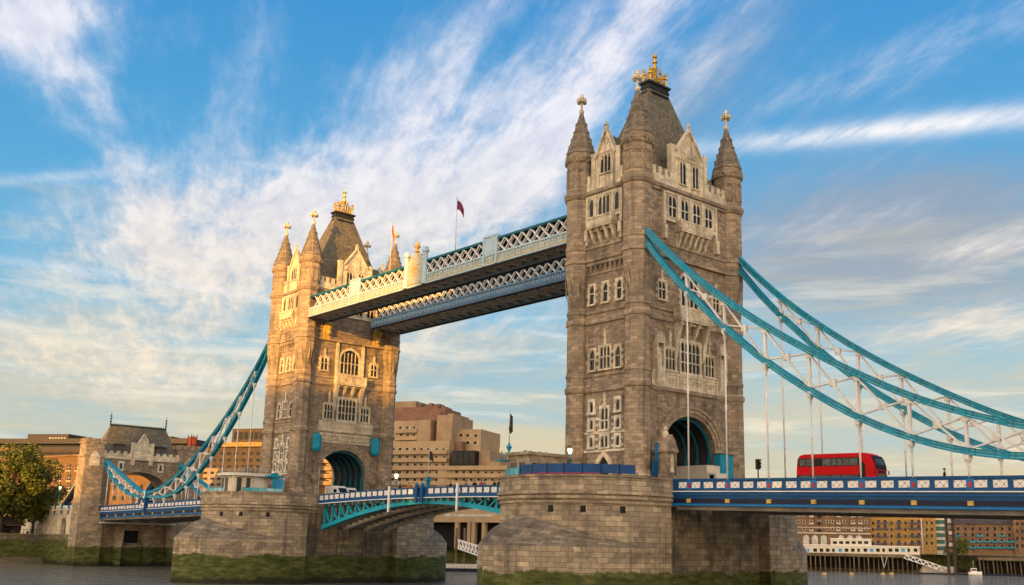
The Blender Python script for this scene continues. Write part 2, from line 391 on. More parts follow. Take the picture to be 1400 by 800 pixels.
# ------------------------------------------------------------------ the setting
def struct(o): o['kind'] = 'structure'; return o
def water_mat():
    m, t, b = mat('river_water')
    tcn = t.new('ShaderNodeTexCoord'); ob = tcn.outputs['Object']
    b.inputs['Base Color'].default_value = (.22, .19, .135, 1); b.inputs['Roughness'].default_value = .10
    b.inputs['IOR'].default_value = 1.33
    mp = t.mapping(ob, rot=(0, 0, R(30)), scale=(1.0, .55, 1))
    h = t.math('ADD', t.math('MULTIPLY', t.noise(mp, .50, 6, .62, .8), 1.0), t.math('MULTIPLY', t.noise(mp, .13, 4, .55, .5), 2.2))
    bn = t.new('ShaderNodeBump'); bn.inputs['Strength'].default_value = 1.0; bn.inputs['Distance'].default_value = .8
    t.l.new(h, bn.inputs['Height']); t.l.new(bn.outputs[0], b.inputs['Normal'])
    return m
MT['water'] = water_mat()
MT['mud'] = simple('foreshore_mud', (.16, .125, .075), .8, 0, .35, .4, bump=.6)
MT['paving'] = simple('quay_paving', (.24, .21, .17), .85, 0, .2, .3)
mb = MB(); mb.face([(-9000, -9000, 0), (9000, -9000, 0), (9000, 9000, 0), (-9000, 9000, 0)])
struct(mb.build('water', 'water'))
# the far bank: one sheet of ground with its river wall
bank = [(-9000, 199), (-12.5, 199), (-12.5, 177.5), (14.5, 177.5), (16, 184), (70, 180), (118, 165), (205, 140), (262, 118), (330, 92), (420, 30), (700, -250), (9000, -5000), (9000, 9000), (-9000, 9000)]
mb = MB(); mb.face([(x, y, 6.4) for x, y in bank]); mb.build('north_bank_ground', 'paving')['kind'] = 'structure'
mb = MB()
for (x0, y0), (x1, y1) in zip(bank[3:12], bank[4:13]): mb.face([(x0, y0, -2), (x1, y1, -2), (x1, y1, 6.39), (x0, y0, 6.39)])
o = mb.build('river_wall', 'quay'); tag(o, 'dark weedy river wall along the far bank behind the bridge', 'river wall')
mb = MB(); mb.prism([(-9000, 60), (-300, -10), (-190, -70), (-150, -100), (-85, -97), (-13, -96), (-13, -9000), (-9000, -9000)], -3, 5.6, axis='z'); mb.build('south_bank_ground', 'paving')['kind'] = 'structure'
# foreshore: a low mud bank in front of the quay wall on the left
mb = MB(); n = 46
for i in range(n):
    for j in range(8):
        def fp(i, j):
            x = -75+i*(65/n); w_ = 13+4*math.sin(i*.31)+2*math.sin(i*.83); w_ *= min(1, max(.1, (-11-x)/12))
            s_ = j/8; return (x, 199.2-w_*s_, 1.75*(1-s_)**1.2+.25*math.sin(i*.7+j)*(1-s_)*s_*2-.12*s_)
        mb.face([fp(i, j), fp(i+1, j), fp(i+1, j+1), fp(i, j+1)], smooth=True)
mb.build('foreshore', 'mud')['kind'] = 'structure'
mb = MB(); mb.box(-400, -12.6, 198.6, 199.8, -1, 6.9); mb.box(-400, -12.4, 198.4, 199.9, 6.9, 7.35); mb.box(-13.2, -12.0, 177.05, 198.59, -1, 7.0); mb.box(-13.35, -11.9, 177.05, 198.39, 7.0, 7.35)
o = mb.build('quay_wall', 'quay'); tag(o, 'mossy stone quay wall left of the abutment with a pale coping', 'quay wall')

# ------------------------------------------------------------------ piers
def arcpts(cx, cy, r, a0, a1, n): return [(cx+r*math.cos(R(a0+(a1-a0)*i/n)), cy+r*math.sin(R(a0+(a1-a0)*i/n))) for i in range(n+1)]
def wall_loop(mb, pts, z0, z1, closed=True, off=0):
    L = off; n = len(pts)
    for i in range(n if closed else n-1):
        p, q = pts[i], pts[(i+1) % n]; d = math.hypot(q[0]-p[0], q[1]-p[1])
        mb.face([(*p, z0), (*q, z0), (*q, z1), (*p, z1)], uv=[(L, z0), (L+d, z0), (L+d, z1), (L, z1)]); L += d
def grow(pts, cx, k):   # push a plan outline outwards by k
    out = []; n = len(pts)
    for i in range(n):
        a, b, c = Vector(pts[i-1]), Vector(pts[i]), Vector(pts[(i+1) % n])
        e1 = (b-a); e2 = (c-b)
        n1 = Vector((e1.y, -e1.x)).normalized() if e1.length > 1e-6 else Vector((0, 0)); n2 = Vector((e2.y, -e2.x)).normalized() if e2.length > 1e-6 else Vector((0, 0))
        m_ = (n1+n2); m_ = m_.normalized() if m_.length > 1e-6 else n1
        out.append((b.x+m_.x*k, b.y+m_.y*k))
    return out
HW = 10.65
def make_pier(Y, label):
    root = thing('stone_pier', (0, Y, 0), label, 'bridge pier')
    # upper body plan, counter-clockwise from the south-east
    rc = 9.3; rd = 1.6
    west = arcpts(-12, 0, HW, 90, 270, 30); east = arcpts(12, 0, HW, -90, 90, 30)
    plan = west+[(-rc, -HW), (-rc, -HW+rd), (rc, -HW+rd), (rc, -HW)]+east+[(rc, HW), (rc, HW-rd), (-rc, HW-rd), (-rc, HW)]
    T = lambda pts: [(x, y+Y) for x, y in pts]
    mb = MB()
    lev = [(-4, 12.0, 0), (12.0, 12.28, .22), (12.28, 12.5, .02), (12.5, 12.8, .34), (12.8, 13.0, .1), (13.0, 13.3, .42), (13.3, 14.92, .16), (14.92, 15.15, .36)]
    for z0, z1, k in lev: wall_loop(mb, T(grow(plan, 0, k)), z0, z1)
    for (z0, z1, k), (z2, z3, k2) in zip(lev, lev[1:]):
        a, b = T(grow(plan, 0, k)), T(grow(plan, 0, k2))
        for i in range(len(a)):
            j = (i+1) % len(a); mb.face([(*a[i], z1), (*a[j], z1), (*b[j], z1), (*b[i], z1)])
    mb.face([(*p, 14.0) for p in T(plan)])
    inn = T(grow(plan, 0, -.5)); outp = T(grow(plan, 0, .36))
    for i in range(len(inn)):
        j = (i+1) % len(inn); mb.face([(*outp[i], 15.15), (*outp[j], 15.15), (*inn[j], 15.15), (*inn[i], 15.15)])
    wall_loop(mb, inn, 14.0, 15.15)
    # drop the parapet where the road crosses: only the two rounded ends and flanks keep it
    mb.build('pier_body', 'pier', root)
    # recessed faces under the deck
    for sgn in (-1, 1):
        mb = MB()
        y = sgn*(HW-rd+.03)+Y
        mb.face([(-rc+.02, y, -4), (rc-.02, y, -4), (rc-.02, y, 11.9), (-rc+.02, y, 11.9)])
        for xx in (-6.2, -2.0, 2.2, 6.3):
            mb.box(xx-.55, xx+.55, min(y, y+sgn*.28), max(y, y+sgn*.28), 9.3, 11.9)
        mb.build('recess_wall', 'piershade', root)
    # lower body with pointed cutwaters
    def nose(side, n=14):     # pointed outline from (-12,+HW) round the tip to (-12,-HW)
        L = 16.0; top = []
        rad = (L*L+HW*HW)/(2*HW)
        for i in range(n+1):
            x = -L*i/n; y = HW-(rad-math.sqrt(max(0, rad*rad-x*x)))
            top.append((x, y))
        top = [(x, y) for x, y in top if y > .9]+[(-L+.55, .72), (-L+.18, .36), (-L, 0)]
        full = top+[(x, -y) for x, y in reversed(top[:-1])]
        return [(-12+x, y) for x, y in full] if side < 0 else [(12-x, -y) for x, y in full]
    nw, ne = nose(-1), nose(1)
    low = nw+ne
    for nn in (nw, ne):
        mb = MB(); wall_loop(mb, T(nn), -4, 7.25, closed=False)
        mb.build('cutwater', 'pier', root)
    for nn, cx, sgn in ((nw, -12, -1), (ne, 12, 1)):
        mb = MB(); m_ = len(nn); rings = []
        for i, (x, y) in enumerate(nn):
            ang = math.atan2(y, x-cx); t_ = i/(m_-1)
            aa = R(90+180*t_) if sgn < 0 else R(-90+180*t_)
            q = (cx+(HW-.05)*math.cos(aa), (HW-.05)*math.sin(aa)); dd = math.hypot(x-q[0], y-q[1])
            row = []
            for s_ in (0, .12, .3, .55, 1.0):
                zz = 7.25+3.55*max(0, 1-1.10*abs(2*t_-1))*(1-(1-s_)**1.7)
                row.append((x+(q[0]-x)*s_, y+(q[1]-y)*s_+Y, zz))
            rings.append(row)
        L = 0
        for i in range(m_-1):
            d = math.hypot(nn[i+1][0]-nn[i][0], nn[i+1][1]-nn[i][1])
            for k in range(4):
                mb.face([rings[i][k], rings[i+1][k], rings[i+1][k+1], rings[i][k+1]], uv=[(L, k*1.3), (L+d, k*1.3), (L+d, k*1.3+1.3), (L, k*1.3+1.3)])
            L += d
        mb.build('cutwater_cap', 'piercap', root)
    # drain openings under the cornice
    for ang in (202, 222, 246):
        mb = MB(); c, s_ = math.cos(R(ang)), math.sin(R(ang)); r_ = HW+.0
        mb.obox((-12+c*r_, Y+s_*r_, 11.35), (-s_*.30, c*.30, 0), (c*.06, s_*.06, 0), (0, 0, .36))
        mb.build('drain_opening', 'black', root)
    return root
make_pier(0, 'rounded granite pier carrying the nearer and taller looking bridge tower')
make_pier(82.3, 'rounded granite pier carrying the farther sunlit bridge tower')

# ------------------------------------------------------------------ towers
AX, BY = 9.13, 5.18
WX, WY = 9.30, 5.72
def xf(face, Y):
    if face == 'S': return Matrix.Translation((0, Y-WY, 0))
    if face == 'W': return Matrix.Translation((-WX, Y, 0)) @ Matrix.Rotation(R(-90), 4, 'Z')
    if face == 'N': return Matrix.Translation((0, Y+WY, 0)) @ Matrix.Rotation(R(180), 4, 'Z')
    if face == 'E': return Matrix.Translation((WX, Y, 0)) @ Matrix.Rotation(R(90), 4, 'Z')
def fmb(X):
    m = MB(); m.X = X; return m
def fb(m, u0, u1, d0, d1, z0, z1): m.box(u0, u1, -d1, -d0, z0, z1)
def arch_poly(hw, zs, rise, n=16, point=0.0):
    """open polyline from the right springing over the crown to the left one"""
    return [(hw*math.cos(math.pi*i/n), zs+rise*(math.sin(math.pi*i/n)**.86)+point*max(0, 1-abs(math.cos(math.pi*i/n))*2.2)) for i in range(n+1)]
def window(root, X, uc, w_, z0, z1, lights=2, transom=(), d=0.0, quoin=.22, sur=.24, head=True, stone='portland', arch=0.0, finial=0.0, depth=.26):
    f = fmb(X); p = fmb(X); u0, u1 = uc-w_/2, uc+w_/2
    zt = z1-arch
    fb(p, u0, u1, d+.02, d+.05, z0, zt)
    if arch > 0:
        pts = arch_poly(w_/2, zt, arch, 12, .15)
        p.prism([(uc+a, b) for a, b in pts], -(d+.05), -(d+.02))
        ou = arch_poly(w_/2+sur, zt, arch+sur, 12, .2)
        for i in range(12):
            f.prism([(uc+pts[i][0], pts[i][1]), (uc+ou[i][0], ou[i][1]), (uc+ou[i+1][0], ou[i+1][1]), (uc+pts[i+1][0], pts[i+1][1])], -(d+depth), -d)
    else:
        fb(f, u0-sur, u1+sur, d, d+depth, z1, z1+sur)
    fb(f, u0-sur-.08, u1+sur+.08, d, d+depth+.10, z0-sur, z0)
    fb(f, u0-sur, u0, d, d+depth, z0, zt); fb(f, u1, u1+sur, d, d+depth, z0, zt)
    if quoin:
        z = z0+.1; k = 0
        while z+.42 < zt+.05:
            if k % 2 == 0:
                fb(f, u0-sur-quoin, u0-sur-.003, d, d+depth-.06, z, z+.42); fb(f, u1+sur+.003, u1+sur+quoin, d, d+depth-.06, z, z+.42)
            z += .42; k += 1
    lw = w_/lights
    for i in range(1, lights): fb(f, u0+i*lw-.07, u0+i*lw+.07, d+.05, d+depth-.05, z0, z1-(arch*.25 if arch else 0))
    for tz in transom: fb(f, u0, u1, d+.05, d+depth-.07, tz-.07, tz+.07)
    if head and not arch:
        for i in range(lights):
            a, b = u0+i*lw, u0+(i+1)*lw; c = (a+b)/2; hz = min(.75, lw*.9)
            f.prism([(a, z1), (a, z1-hz), (a+lw*.2, z1-hz*.35), (c, z1)], -(d+depth-.08), -(d+.05))
            f.prism([(b, z1), (c, z1), (b-lw*.2, z1-hz*.35), (b, z1-hz)], -(d+depth-.08), -(d+.05))
    if finial:
        fb(f, uc-.30, uc+.30, d, d+.3, z1+sur+.02, z1+sur+.30); fb(f, uc-.16, uc+.16, d, d+.24, z1+sur+.30, z1+sur+finial*.7)
        f.prism([(uc-.26, z1+sur+finial*.62), (uc+.26, z1+sur+finial*.62), (uc, z1+sur+finial)], -(d+.3), -(d+.02))
    wf = f.build('window', stone, root); p.build('pane', 'glass', wf)
    return wf
def balcony(root, X, hw, z0, z1, zc, out, d=0.0, nb=4):
    f = fmb(X)
    fb(f, -hw, hw, d, d+out, z0, z0+.28); fb(f, -hw-.06, hw+.06, d, d+out+.06, z0+.28, z0+.40)
    fb(f, -hw, hw, d+out-.18, d+out, z0+.40, z0+.55); fb(f, -hw-.05, hw+.05, d+out-.22, d+out+.05, z1-.18, z1)
    for s_ in (-1, 1):
        fb(f, s_*hw-.16, s_*hw+.16, d+out-.26, d+out+.08, z0+.40, z1+.12)
        fb(f, min(s_*hw, s_*(hw-.15)), max(s_*hw, s_*(hw-.15)), d, d+out-.26, z0+.40, z1-.02)
    m_ = max(2, int(hw*2/1.3)); wv = 2*hw/m_
    for i in range(m_):
        a = -hw+i*wv
        fb(f, a+wv-.09, a+wv+.09, d+out-.2, d+out+.03, z0+.55, z1-.18)
        c = a+wv/2; zm = (z0+.55+z1-.18)/2; hh = (z1-.18-z0-.55)/2
        f.beam((c-wv*.38, -(d+out-.1), zm-hh), (c+wv*.38, -(d+out-.1), zm+hh), .10, .13, up=(0, 1, 0)); f.beam((c-wv*.38, -(d+out-.1), zm+hh), (c+wv*.38, -(d+out-.1), zm-hh), .10, .13, up=(0, 1, 0))
    fb(f, -hw, hw, d+out-.11, d+out-.08, z0+.55, z1-.18)
    b_ = f.build('balcony', 'portland', root)
    f = fmb(X)
    for i in range(nb):
        u = -hw*.86+2*hw*.86*i/(nb-1)
        f.prism([(-d-.02, zc), (-d-out*.35, zc+(z0-zc)*.25), (-d-out*.55, zc+(z0-zc)*.62), (-d-out*.92, z0-.02), (-d-.02, z0-.02)], u-.20, u+.20, axis='x')
    fb(f, -hw*.9, hw*.9, d, d+out*.5, z0-.3, z0-.02)
    f.build('corbel', 'portland', b_)
    return b_
def gable(root, X, hw, zb, zs, za, wins, d, depthroof, narrow):
    f = fmb(X); t = .7
    f.prism([(-hw, zb), (hw, zb), (hw, zs), (hw*.72, zs+.3), (0, za), (-hw*.72, zs+.3), (-hw, zs)], -d-.05, -d+t)
    # coping, shoulder piers, finial, blind tracery
    for s_ in (-1, 1):
        f.beam((s_*hw*.80, -d-.12, zs+.12), (0, -d-.12, za+.15), .5, .26, up=(0, 0, 1))
        fb(f, s_*hw-.34, s_*hw+.34, d-.5, d+.24, zb, zs+.55)
        fb(f, s_*hw-.42, s_*hw+.42, d-.55, d+.30, zs+.55, zs+.8)
    fb(f, -.28, .28, d-.05, d+.25, za-.1, za+.65); f.prism([(-.34, za+.55), (.34, za+.55), (0, za+1.15)], -d-.25, -d)
    zt = wins[0][3]+.5
    for s_ in (-1, 0, 1):
        u = s_*hw*.36; top = zs+.55 if s_ else za-1.1
        f.tube([(u+.34*math.cos(R(a)), -d-.08, top-.5+.34*math.sin(R(a))) for a in range(0, 361, 45)], .07, 5)
        fb(f, u-.06, u+.06, d+.05, d+.14, zt, top-.85)
    for u in (-hw*.58, hw*.58): fb(f, u-.10, u+.10, d+.05, d+.2, zb, zs+.1)
    fb(f, -hw+.44, hw-.44, d+.05, d+.2, zt-.16, zt+.02)
    g = f.build('gable', 'portland', root)
    for uc, w_, z0, z1, li in wins: window(g_parent(root), X, uc, w_, z0, z1, li, d=d+.05, quoin=0, sur=.14, depth=.18)
    f = fmb(X)
    f.prism([(-hw*.86, zb+1.2), (hw*.86, zb+1.2), (hw*.86, zs-.6), (0, za-.55), (-hw*.86, zs-.6)], -d+t, -d+t+depthroof)
    f.build('dormer_roof', 'slate', root)
def g_parent(root): return root
def ringbox(mb, Y, hx, hy, out, z0, z1):
    """a projecting course round the tower between its turrets"""
    for s_ in (-1, 1):
        mb.box(-hx, hx, Y+s_*hy-(0 if s_ > 0 else out), Y+s_*hy+(out if s_ > 0 else 0), z0, z1)
        mb.box(s_*hx-(0 if s_ > 0 else out), s_*hx+(out if s_ > 0 else 0), Y-hy, Y+hy, z0, z1)
TUR = [(13.9, 1.85), (15.6, 1.85), (16.1, 1.52), (19.2, 1.52), (26.2, 1.50), (26.35, 1.68), (26.8, 1.72), (27.1, 1.50), (28.2, 1.50), (28.3, 1.60), (28.6, 1.60), (28.75, 1.48), (35.0, 1.48),
       (35.15, 1.66), (35.6, 1.68), (35.9, 1.48), (36.4, 1.48), (36.5, 1.58), (36.8, 1.58), (36.95, 1.47), (39.6, 1.47), (42.0, 1.80), (43.1, 1.80), (43.25, 1.96), (43.6, 1.96), (43.8, 1.78), (45.0, 1.78),
       (45.1, 1.88), (45.4, 1.88), (45.55, 1.76), (52.0, 1.76), (52.15, 1.95), (52.55, 2.12), (52.9, 2.12), (53.1, 1.80), (57.2, 1.78), (57.35, 1.95), (57.75, 1.95), (57.8, 2.08), (58.2, 2.08), (58.35, 1.90), (58.7, 1.90)]
def cross(mb, cx, cy, z, s_):
    mb.lathe(cx, cy, [(z-.5*s_, .16*s_), (z-.1*s_, .34*s_), (z+.15*s_, .34*s_), (z+.3*s_, .16*s_), (z+.9*s_, .15*s_)], 8)
    for dx_, dy_ in ((1, 0), (0, 1)):
        mb.obox((cx, cy, z+1.55*s_), (.72*s_*dx_+.15*s_*dy_, .72*s_*dy_+.15*s_*dx_, 0), (-.15*s_*dy_*0+.16*s_*dy_, .16*s_*dx_, 0) if False else ((.15*s_*dy_, .15*s_*dx_, 0)), (0, 0, .20*s_))
        for e in (-1, 1): mb.lathe(cx+dx_*e*.62*s_, cy+dy_*e*.62*s_, [(z+1.25*s_, .12*s_), (z+1.45*s_, .24*s_), (z+1.65*s_, .24*s_), (z+1.85*s_, .12*s_)], 6)
    mb.lathe(cx, cy, [(z+.85*s_, .17*s_), (z+2.0*s_, .17*s_), (z+2.12*s_, .28*s_), (z+2.4*s_, .26*s_), (z+2.75*s_, .05*s_)], 8)
def make_tower(Y, near, label):
    root = thing('bridge_tower', (0, Y, 14), label, 'bridge tower')
    # shaft with the road portal cut through it
    hw, zs, rise = 5.0, 18.6, 4.9
    ar = arch_poly(hw, zs, rise, 18)
    poly = [(-WX, 13.9), (-hw, 13.9)]+list(reversed(ar))+[(hw, 13.9), (WX, 13.9), (WX, 43.3), (-WX, 43.3)]
    mb = MB(); mb.prism(poly, Y-WY, Y+WY)
    mb.box(-WX-.35, WX+.35, Y-WY-.3, Y+WY+.3, 43.3, 52.9)
    mb.build('shaft', 'granite', root)
    # moulded orders of both portals
    for fc in ('S', 'N'):
        f = fmb(xf(fc, Y))
        for k, (w0, w1, dep) in enumerate(((0, .42, .10), (.42, .95, .22), (.95, 1.35, .36))):
            a, b = arch_poly(hw+w0, zs, rise+w0, 18), arch_poly(hw+w1, zs, rise+w1, 18)
            a = [(a[0][0], 14.0)]+a+[(a[-1][0], 14.0)]; b = [(b[0][0], 14.0)]+b+[(b[-1][0], 14.0)]
            if k == 2: a, b = a[1:-1], b[1:-1]
            for i in range(len(a)-1):
                f.prism([a[i], b[i], b[i+1], a[i+1]], -dep, .0)
        for s_ in (-1, 1):
            fb(f, s_*6.0-.75, s_*6.0+.75, .0, .75, 17.9, 18.7); f.prism([(-.02, 16.9), (-.75, 17.9), (-.02, 17.9)], s_*6.0-.5, s_*6.0+.5, axis='x')
        f.build('portal_arch', 'ashlar', root)
    # vault lining and its teal ribs
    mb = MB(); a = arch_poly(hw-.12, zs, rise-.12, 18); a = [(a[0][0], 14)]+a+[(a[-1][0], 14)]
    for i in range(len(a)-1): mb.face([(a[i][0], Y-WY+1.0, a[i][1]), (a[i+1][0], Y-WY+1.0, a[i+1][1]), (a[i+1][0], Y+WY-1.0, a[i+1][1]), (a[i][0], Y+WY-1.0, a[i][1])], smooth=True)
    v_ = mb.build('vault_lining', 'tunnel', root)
    for k in range(6):
        mb = MB(); y = Y-WY+.75+k*(2*WY-1.5-.36)/5
        b = arch_poly(hw-.02, zs, rise-.02, 18); c = arch_poly(hw-.36, zs, rise-.36, 18)
        for i in range(18): mb.prism([c[i], b[i], b[i+1], c[i+1]], y, y+.18)
        for s_ in (-1, 1): mb.box(s_*(hw-.28)-.27, s_*(hw-.28)+.26, y, y+.18, 14, zs-.002)
        mb.build('vault_rib', 'ribteal', v_)
    mb = MB()
    for s_ in (-1, 1): mb.box(s_*(hw-.42)-.10, s_*(hw-.42)+.10, Y-WY+.9, Y+WY-.9, 14.0, 16.1)
    mb.build('dado', 'teal', root)
    # courses
    for hx, hy, lst in ((WX, WY, ((26.3, 26.75, .28), (26.75, 27.0, .16), (28.25, 28.55, .16), (35.1, 35.6, .26), (36.45, 36.75, .16), (13.9, 15.4, .25))), (WX+.35, WY+.3, ((43.3, 43.65, .2), (45.0, 45.35, .14), (52.0, 52.4, .22), (52.4, 52.9, .42)))):
        for z0, z1, o_ in lst:
            if z0 < 20:
                continue
            mb = MB(); ringbox(mb, Y, hx, hy, o_, z0, z1); mb.build('string_course', 'ashlar', root)
    # corbel table under the upper storey, west and road faces
    for fc, hw_ in (('W', 3.5), ('E', 3.5)):
        mb = MB(); mb.X = xf(fc, Y)
        for i in range(9):
            u = -hw_+hw_*2*i/8
            mb.prism([(-.02, 41.9), (-.28, 42.4), (-.34, 43.25), (-.02, 43.25)], u-.16, u+.16, axis='x')
        fb(mb, -hw_-.3, hw_+.3, .0, .36, 42.75, 43.28); fb(mb, -hw_-.2, hw_+.2, .0, .12, 41.55, 41.85)
        mb.build('corbel_table', 'ashlar', root)
    # turrets
    for sx in (-1, 1):
        for sy in (-1, 1):
            cx_, cy_ = sx*AX, Y+sy*BY
            mb = MB(); mb.lathe(cx_, cy_, TUR, 8)
            for k in range(8):          # pointed facets where the shaft swells, blind panels above the cornice
                an = math.pi/4*k; c, s_ = math.cos(an), math.sin(an); t_ = Vector((-s_, c, 0)); n_ = Vector((c, s_, 0)); o_ = Vector((cx_, cy_, 0))
                for z0, z1, r0, r1, hwid in ((38.4, 42.0, 1.47, 1.86, .40),):
                    A = o_+n_*(r0+.02)-t_*hwid+Vector((0, 0, z0)); B = o_+n_*(r0+.02)+t_*hwid+Vector((0, 0, z0)); T_ = o_+n_*(r1+.02)+Vector((0, 0, z1)); Cc = o_+n_*(r0+.32)+Vector((0, 0, z0+.9))
                    mb.face([A, Cc, T_]); mb.face([Cc, B, T_]); mb.face([A, B, Cc])
                for z0, z1 in ((53.9, 56.4),):
                    for hh in (-.46, .46): mb.obox(o_+n_*1.82+t_*hh+Vector((0, 0, (z0+z1)/2)), t_*.09, n_*.07, (0, 0, (z1-z0)/2))
                    mb.obox(o_+n_*1.82+Vector((0, 0, z1-.05)), t_*.55, n_*.07, (0, 0, .12)); mb.obox(o_+n_*1.82+Vector((0, 0, z0)), t_*.55, n_*.07, (0, 0, .10))
                for q in (-.5, 0, .5): mb.obox(o_+n_*2.04+t_*q+Vector((0, 0, 57.55)), t_*.13, n_*.10, (0, 0, .18))
            tr_ = mb.build('turret', 'ashlar', root)
            mb = MB(); mb.lathe(cx_, cy_, [(58.7, 1.98), (58.95, 1.92), (59.3, 1.78), (61.9, 1.02), (61.95, 1.10), (62.1, 1.08), (62.15, .96), (64.9, .24)], 8)
            for z_, r_ in ((59.9, 1.62), (60.9, 1.33), (63.1, .72)):
                for k in range(8):
                    an = math.pi/4*k; mb.obox((cx_+math.cos(an)*r_, cy_+math.sin(an)*r_, z_), (-math.sin(an)*.16, math.cos(an)*.16, 0), (math.cos(an)*.1, math.sin(an)*.1, 0), (0, 0, .28))
            mb.build('spire', 'spire', tr_)
            mb = MB(); cross(mb, cx_, cy_, 65.2, .98); mb.build('finial', 'portland', tr_)
    # parapets between the turrets
    for fc in ('S', 'W', 'N', 'E'):
        L = 7.6 if fc in 'SN' else 3.7; g = 3.0 if fc in 'SN' else 2.2; d = .1
        for s_ in (-1, 1):
            f = fmb(xf(fc, Y)); a, b = (g, L) if s_ > 0 else (-L, -g)
            fb(f, a, b, d, d+.35, 52.9, 54.2)
            n_ = max(1, int((b-a)/1.1))
            for i in range(n_):
                u = a+(i+.5)*(b-a)/n_; fb(f, u-.32, u+.32, d, d+.35, 54.2, 55.0); fb(f, u-.38, u+.38, d-.04, d+.4, 55.0, 55.15)
            f.build('parapet', 'portland', root)
    # main roof
    mb = MB(); b0, b1, t0, t1 = 8.3, 4.7, 1.95, .70
    prof = [(52.9, 1.0), (61.0, .50), (69.2, 0.0)]
    cor = []
    for z, k in prof: cor.append([(sx*(t0+(b0-t0)*k), Y+sy*(t1+(b1-t1)*k), z) for sx, sy in ((-1, -1), (1, -1), (1, 1), (-1, 1))])
    for A, B in zip(cor, cor[1:]):
        for i in range(4):
            j = (i+1) % 4; mb.face([A[i], A[j], B[j], B[i]])
    mb.face(cor[-1])
    rf = mb.build('roof', 'slate', root)
    mb = MB()
    for i in range(9):
        x = -1.6+i*.4; mb.box(x-.12, x+.12, Y-t1-.30, Y-t1-.02, 68.35, 68.75)
    for y in (-.4, 0, .4): mb.box(-t0-.32, -t0-.02, Y+y-.1, Y+y+.1, 68.35, 68.75)
    mb.build('roof_vent', 'black', rf)
    mb = MB(); mb.box(-2.1, 2.1, Y-.85, Y+.85, 69.2, 69.5); mb.box(-2.0, 2.0, Y-.78, Y+.78, 69.5, 70.0); mb.box(-2.25, 2.25, Y-1.0, Y+1.0, 70.0, 70.3)
    mb.build('roof_platform', 'lead', rf)
    # gilded cresting
    mb = MB()
    for sx in (-1, 1):
        for sy in (-1, 1):
            x, y = sx*1.6, Y+sy*.6
            mb.lathe(x, y, [(70.3, .14), (71.4, .12), (71.5, .26), (71.75, .26), (71.85, .12), (72.1, .22), (72.5, .06)], 6)
    for y in (Y-.6, Y+.6):
        for s_ in (-1, 1):
            pts = [(s_*(1.5-1.45*t_), y+(Y-y)*t_, 70.5+2.9*t_**1.5+.5*math.sin(t_*3.14)) for t_ in [i/8 for i in range(9)]]
            mb.tube(pts, .09, 5); mb.tube([(s_*1.0, y, 70.3), (s_*1.0, y, 71.7)], .06, 5); mb.tube([(s_*.52, y, 70.3), (s_*.52, y, 72.4)], .06, 5)
            for q in (1.0, .52):
                mb.lathe(s_*q, y, [(71.2+(1.0-q)*1.4, .05), (71.45+(1.0-q)*1.4, .18), (71.65+(1.0-q)*1.4, .05), (71.9+(1.0-q)*1.4, .14), (72.1+(1.0-q)*1.4, .03)], 6)
            mb.beam((s_*1.6, y, 70.45), (s_*.5, y, 71.4), .07, .09); mb.beam((s_*.4, y, 70.45), (s_*1.45, y, 71.2), .07, .09)
        mb.beam((-1.6, y, 70.45), (1.6, y, 70.45), .14, .20); mb.beam((-1.6, y, 70.95), (1.6, y, 70.95), .06, .08)
    for x in (-1.6, 1.6): mb.beam((x, Y-.6, 70.45), (x, Y+.6, 70.45), .14, .20); mb.beam((x, Y-.6, 71.1), (x, Y+.6, 71.1), .08, .1)
    mb.lathe(0, Y, [(70.3, .30), (72.6, .20), (72.8, .38), (73.1, .38), (73.2, .2), (73.6, .18), (73.75, .36), (74.0, .36), (74.1, .12), (75.5, .05)], 8)
    mb.box(-.42, .42, Y-.09, Y+.09, 74.55, 74.8); mb.box(-.09, .09, Y-.42, Y+.42, 74.55, 74.8)
    mb.build('gilded_cresting', 'gold', rf)
    # --- river faces
    for fc in ('W', 'E'):
        X = xf(fc, Y)
        window(root, X, 0, 1.25, 21.5, 24.2, 2, (22.6,), stone='paleband', quoin=0, finial=1.7); window(root, X, 0, 1.25, 19.3, 20.7, 2, (), stone='paleband', quoin=0)
        for s_ in (-1, 1):
            window(root, X, s_*2.3, .62, 23.7, 25.1, 1, (), stone='paleband', quoin=0, sur=.32)
            window(root, X, s_*2.3, .62, 21.6, 22.8, 1, (), stone='paleband', quoin=0, sur=.30); window(root, X, s_*2.3, .62, 19.4, 20.6, 1, (), stone='paleband', quoin=0, sur=.30)
        f = fmb(X)
        fb(f, -3.65, 3.65, .0, .10, 20.98, 21.28); fb(f, -3.65, 3.65, .0, .16, 18.72, 19.02)
        for s_ in (-1, 1):
            for q in (1.28, 1.68, 2.95):
                for k in range(5): fb(f, s_*q-.18, s_*q+.18, .0, .12, 19.3+k*.85, 19.65+k*.85)
        f.build('window_dressing', 'paleband', root)
        f = fmb(X)
        a, b = arch_poly(.95, 16.6, 1.25, 10, .35), arch_poly(1.55, 16.6, 1.75, 10, .45)
        a = [(a[0][0], 14)]+a+[(a[-1][0], 14)]; b = [(b[0][0], 14)]+b+[(b[-1][0], 14)]
        for i in range(len(a)-1): f.prism([a[i], b[i], b[i+1], a[i+1]], -.38, -.0)
        d_ = f.build('doorway', 'portland', root)
        f = fmb(X); f.prism(a, -.08, -.02); f.build('door_leaf', 'lead', d_)
        window(root, X, 0, 1.75, 29.1, 31.9, 3, (30.6,), finial=1.9)
        for s_ in (-1, 1): window(root, X, s_*2.25, .85, 29.1, 31.7, 1, (30.5,), finial=0)
        for u in (-2.45, 0, 2.45): window(root, X, u, .82, 37.7, 40.2, 1, (39.1,))
        # top storey
        f = fmb(X); d = .35
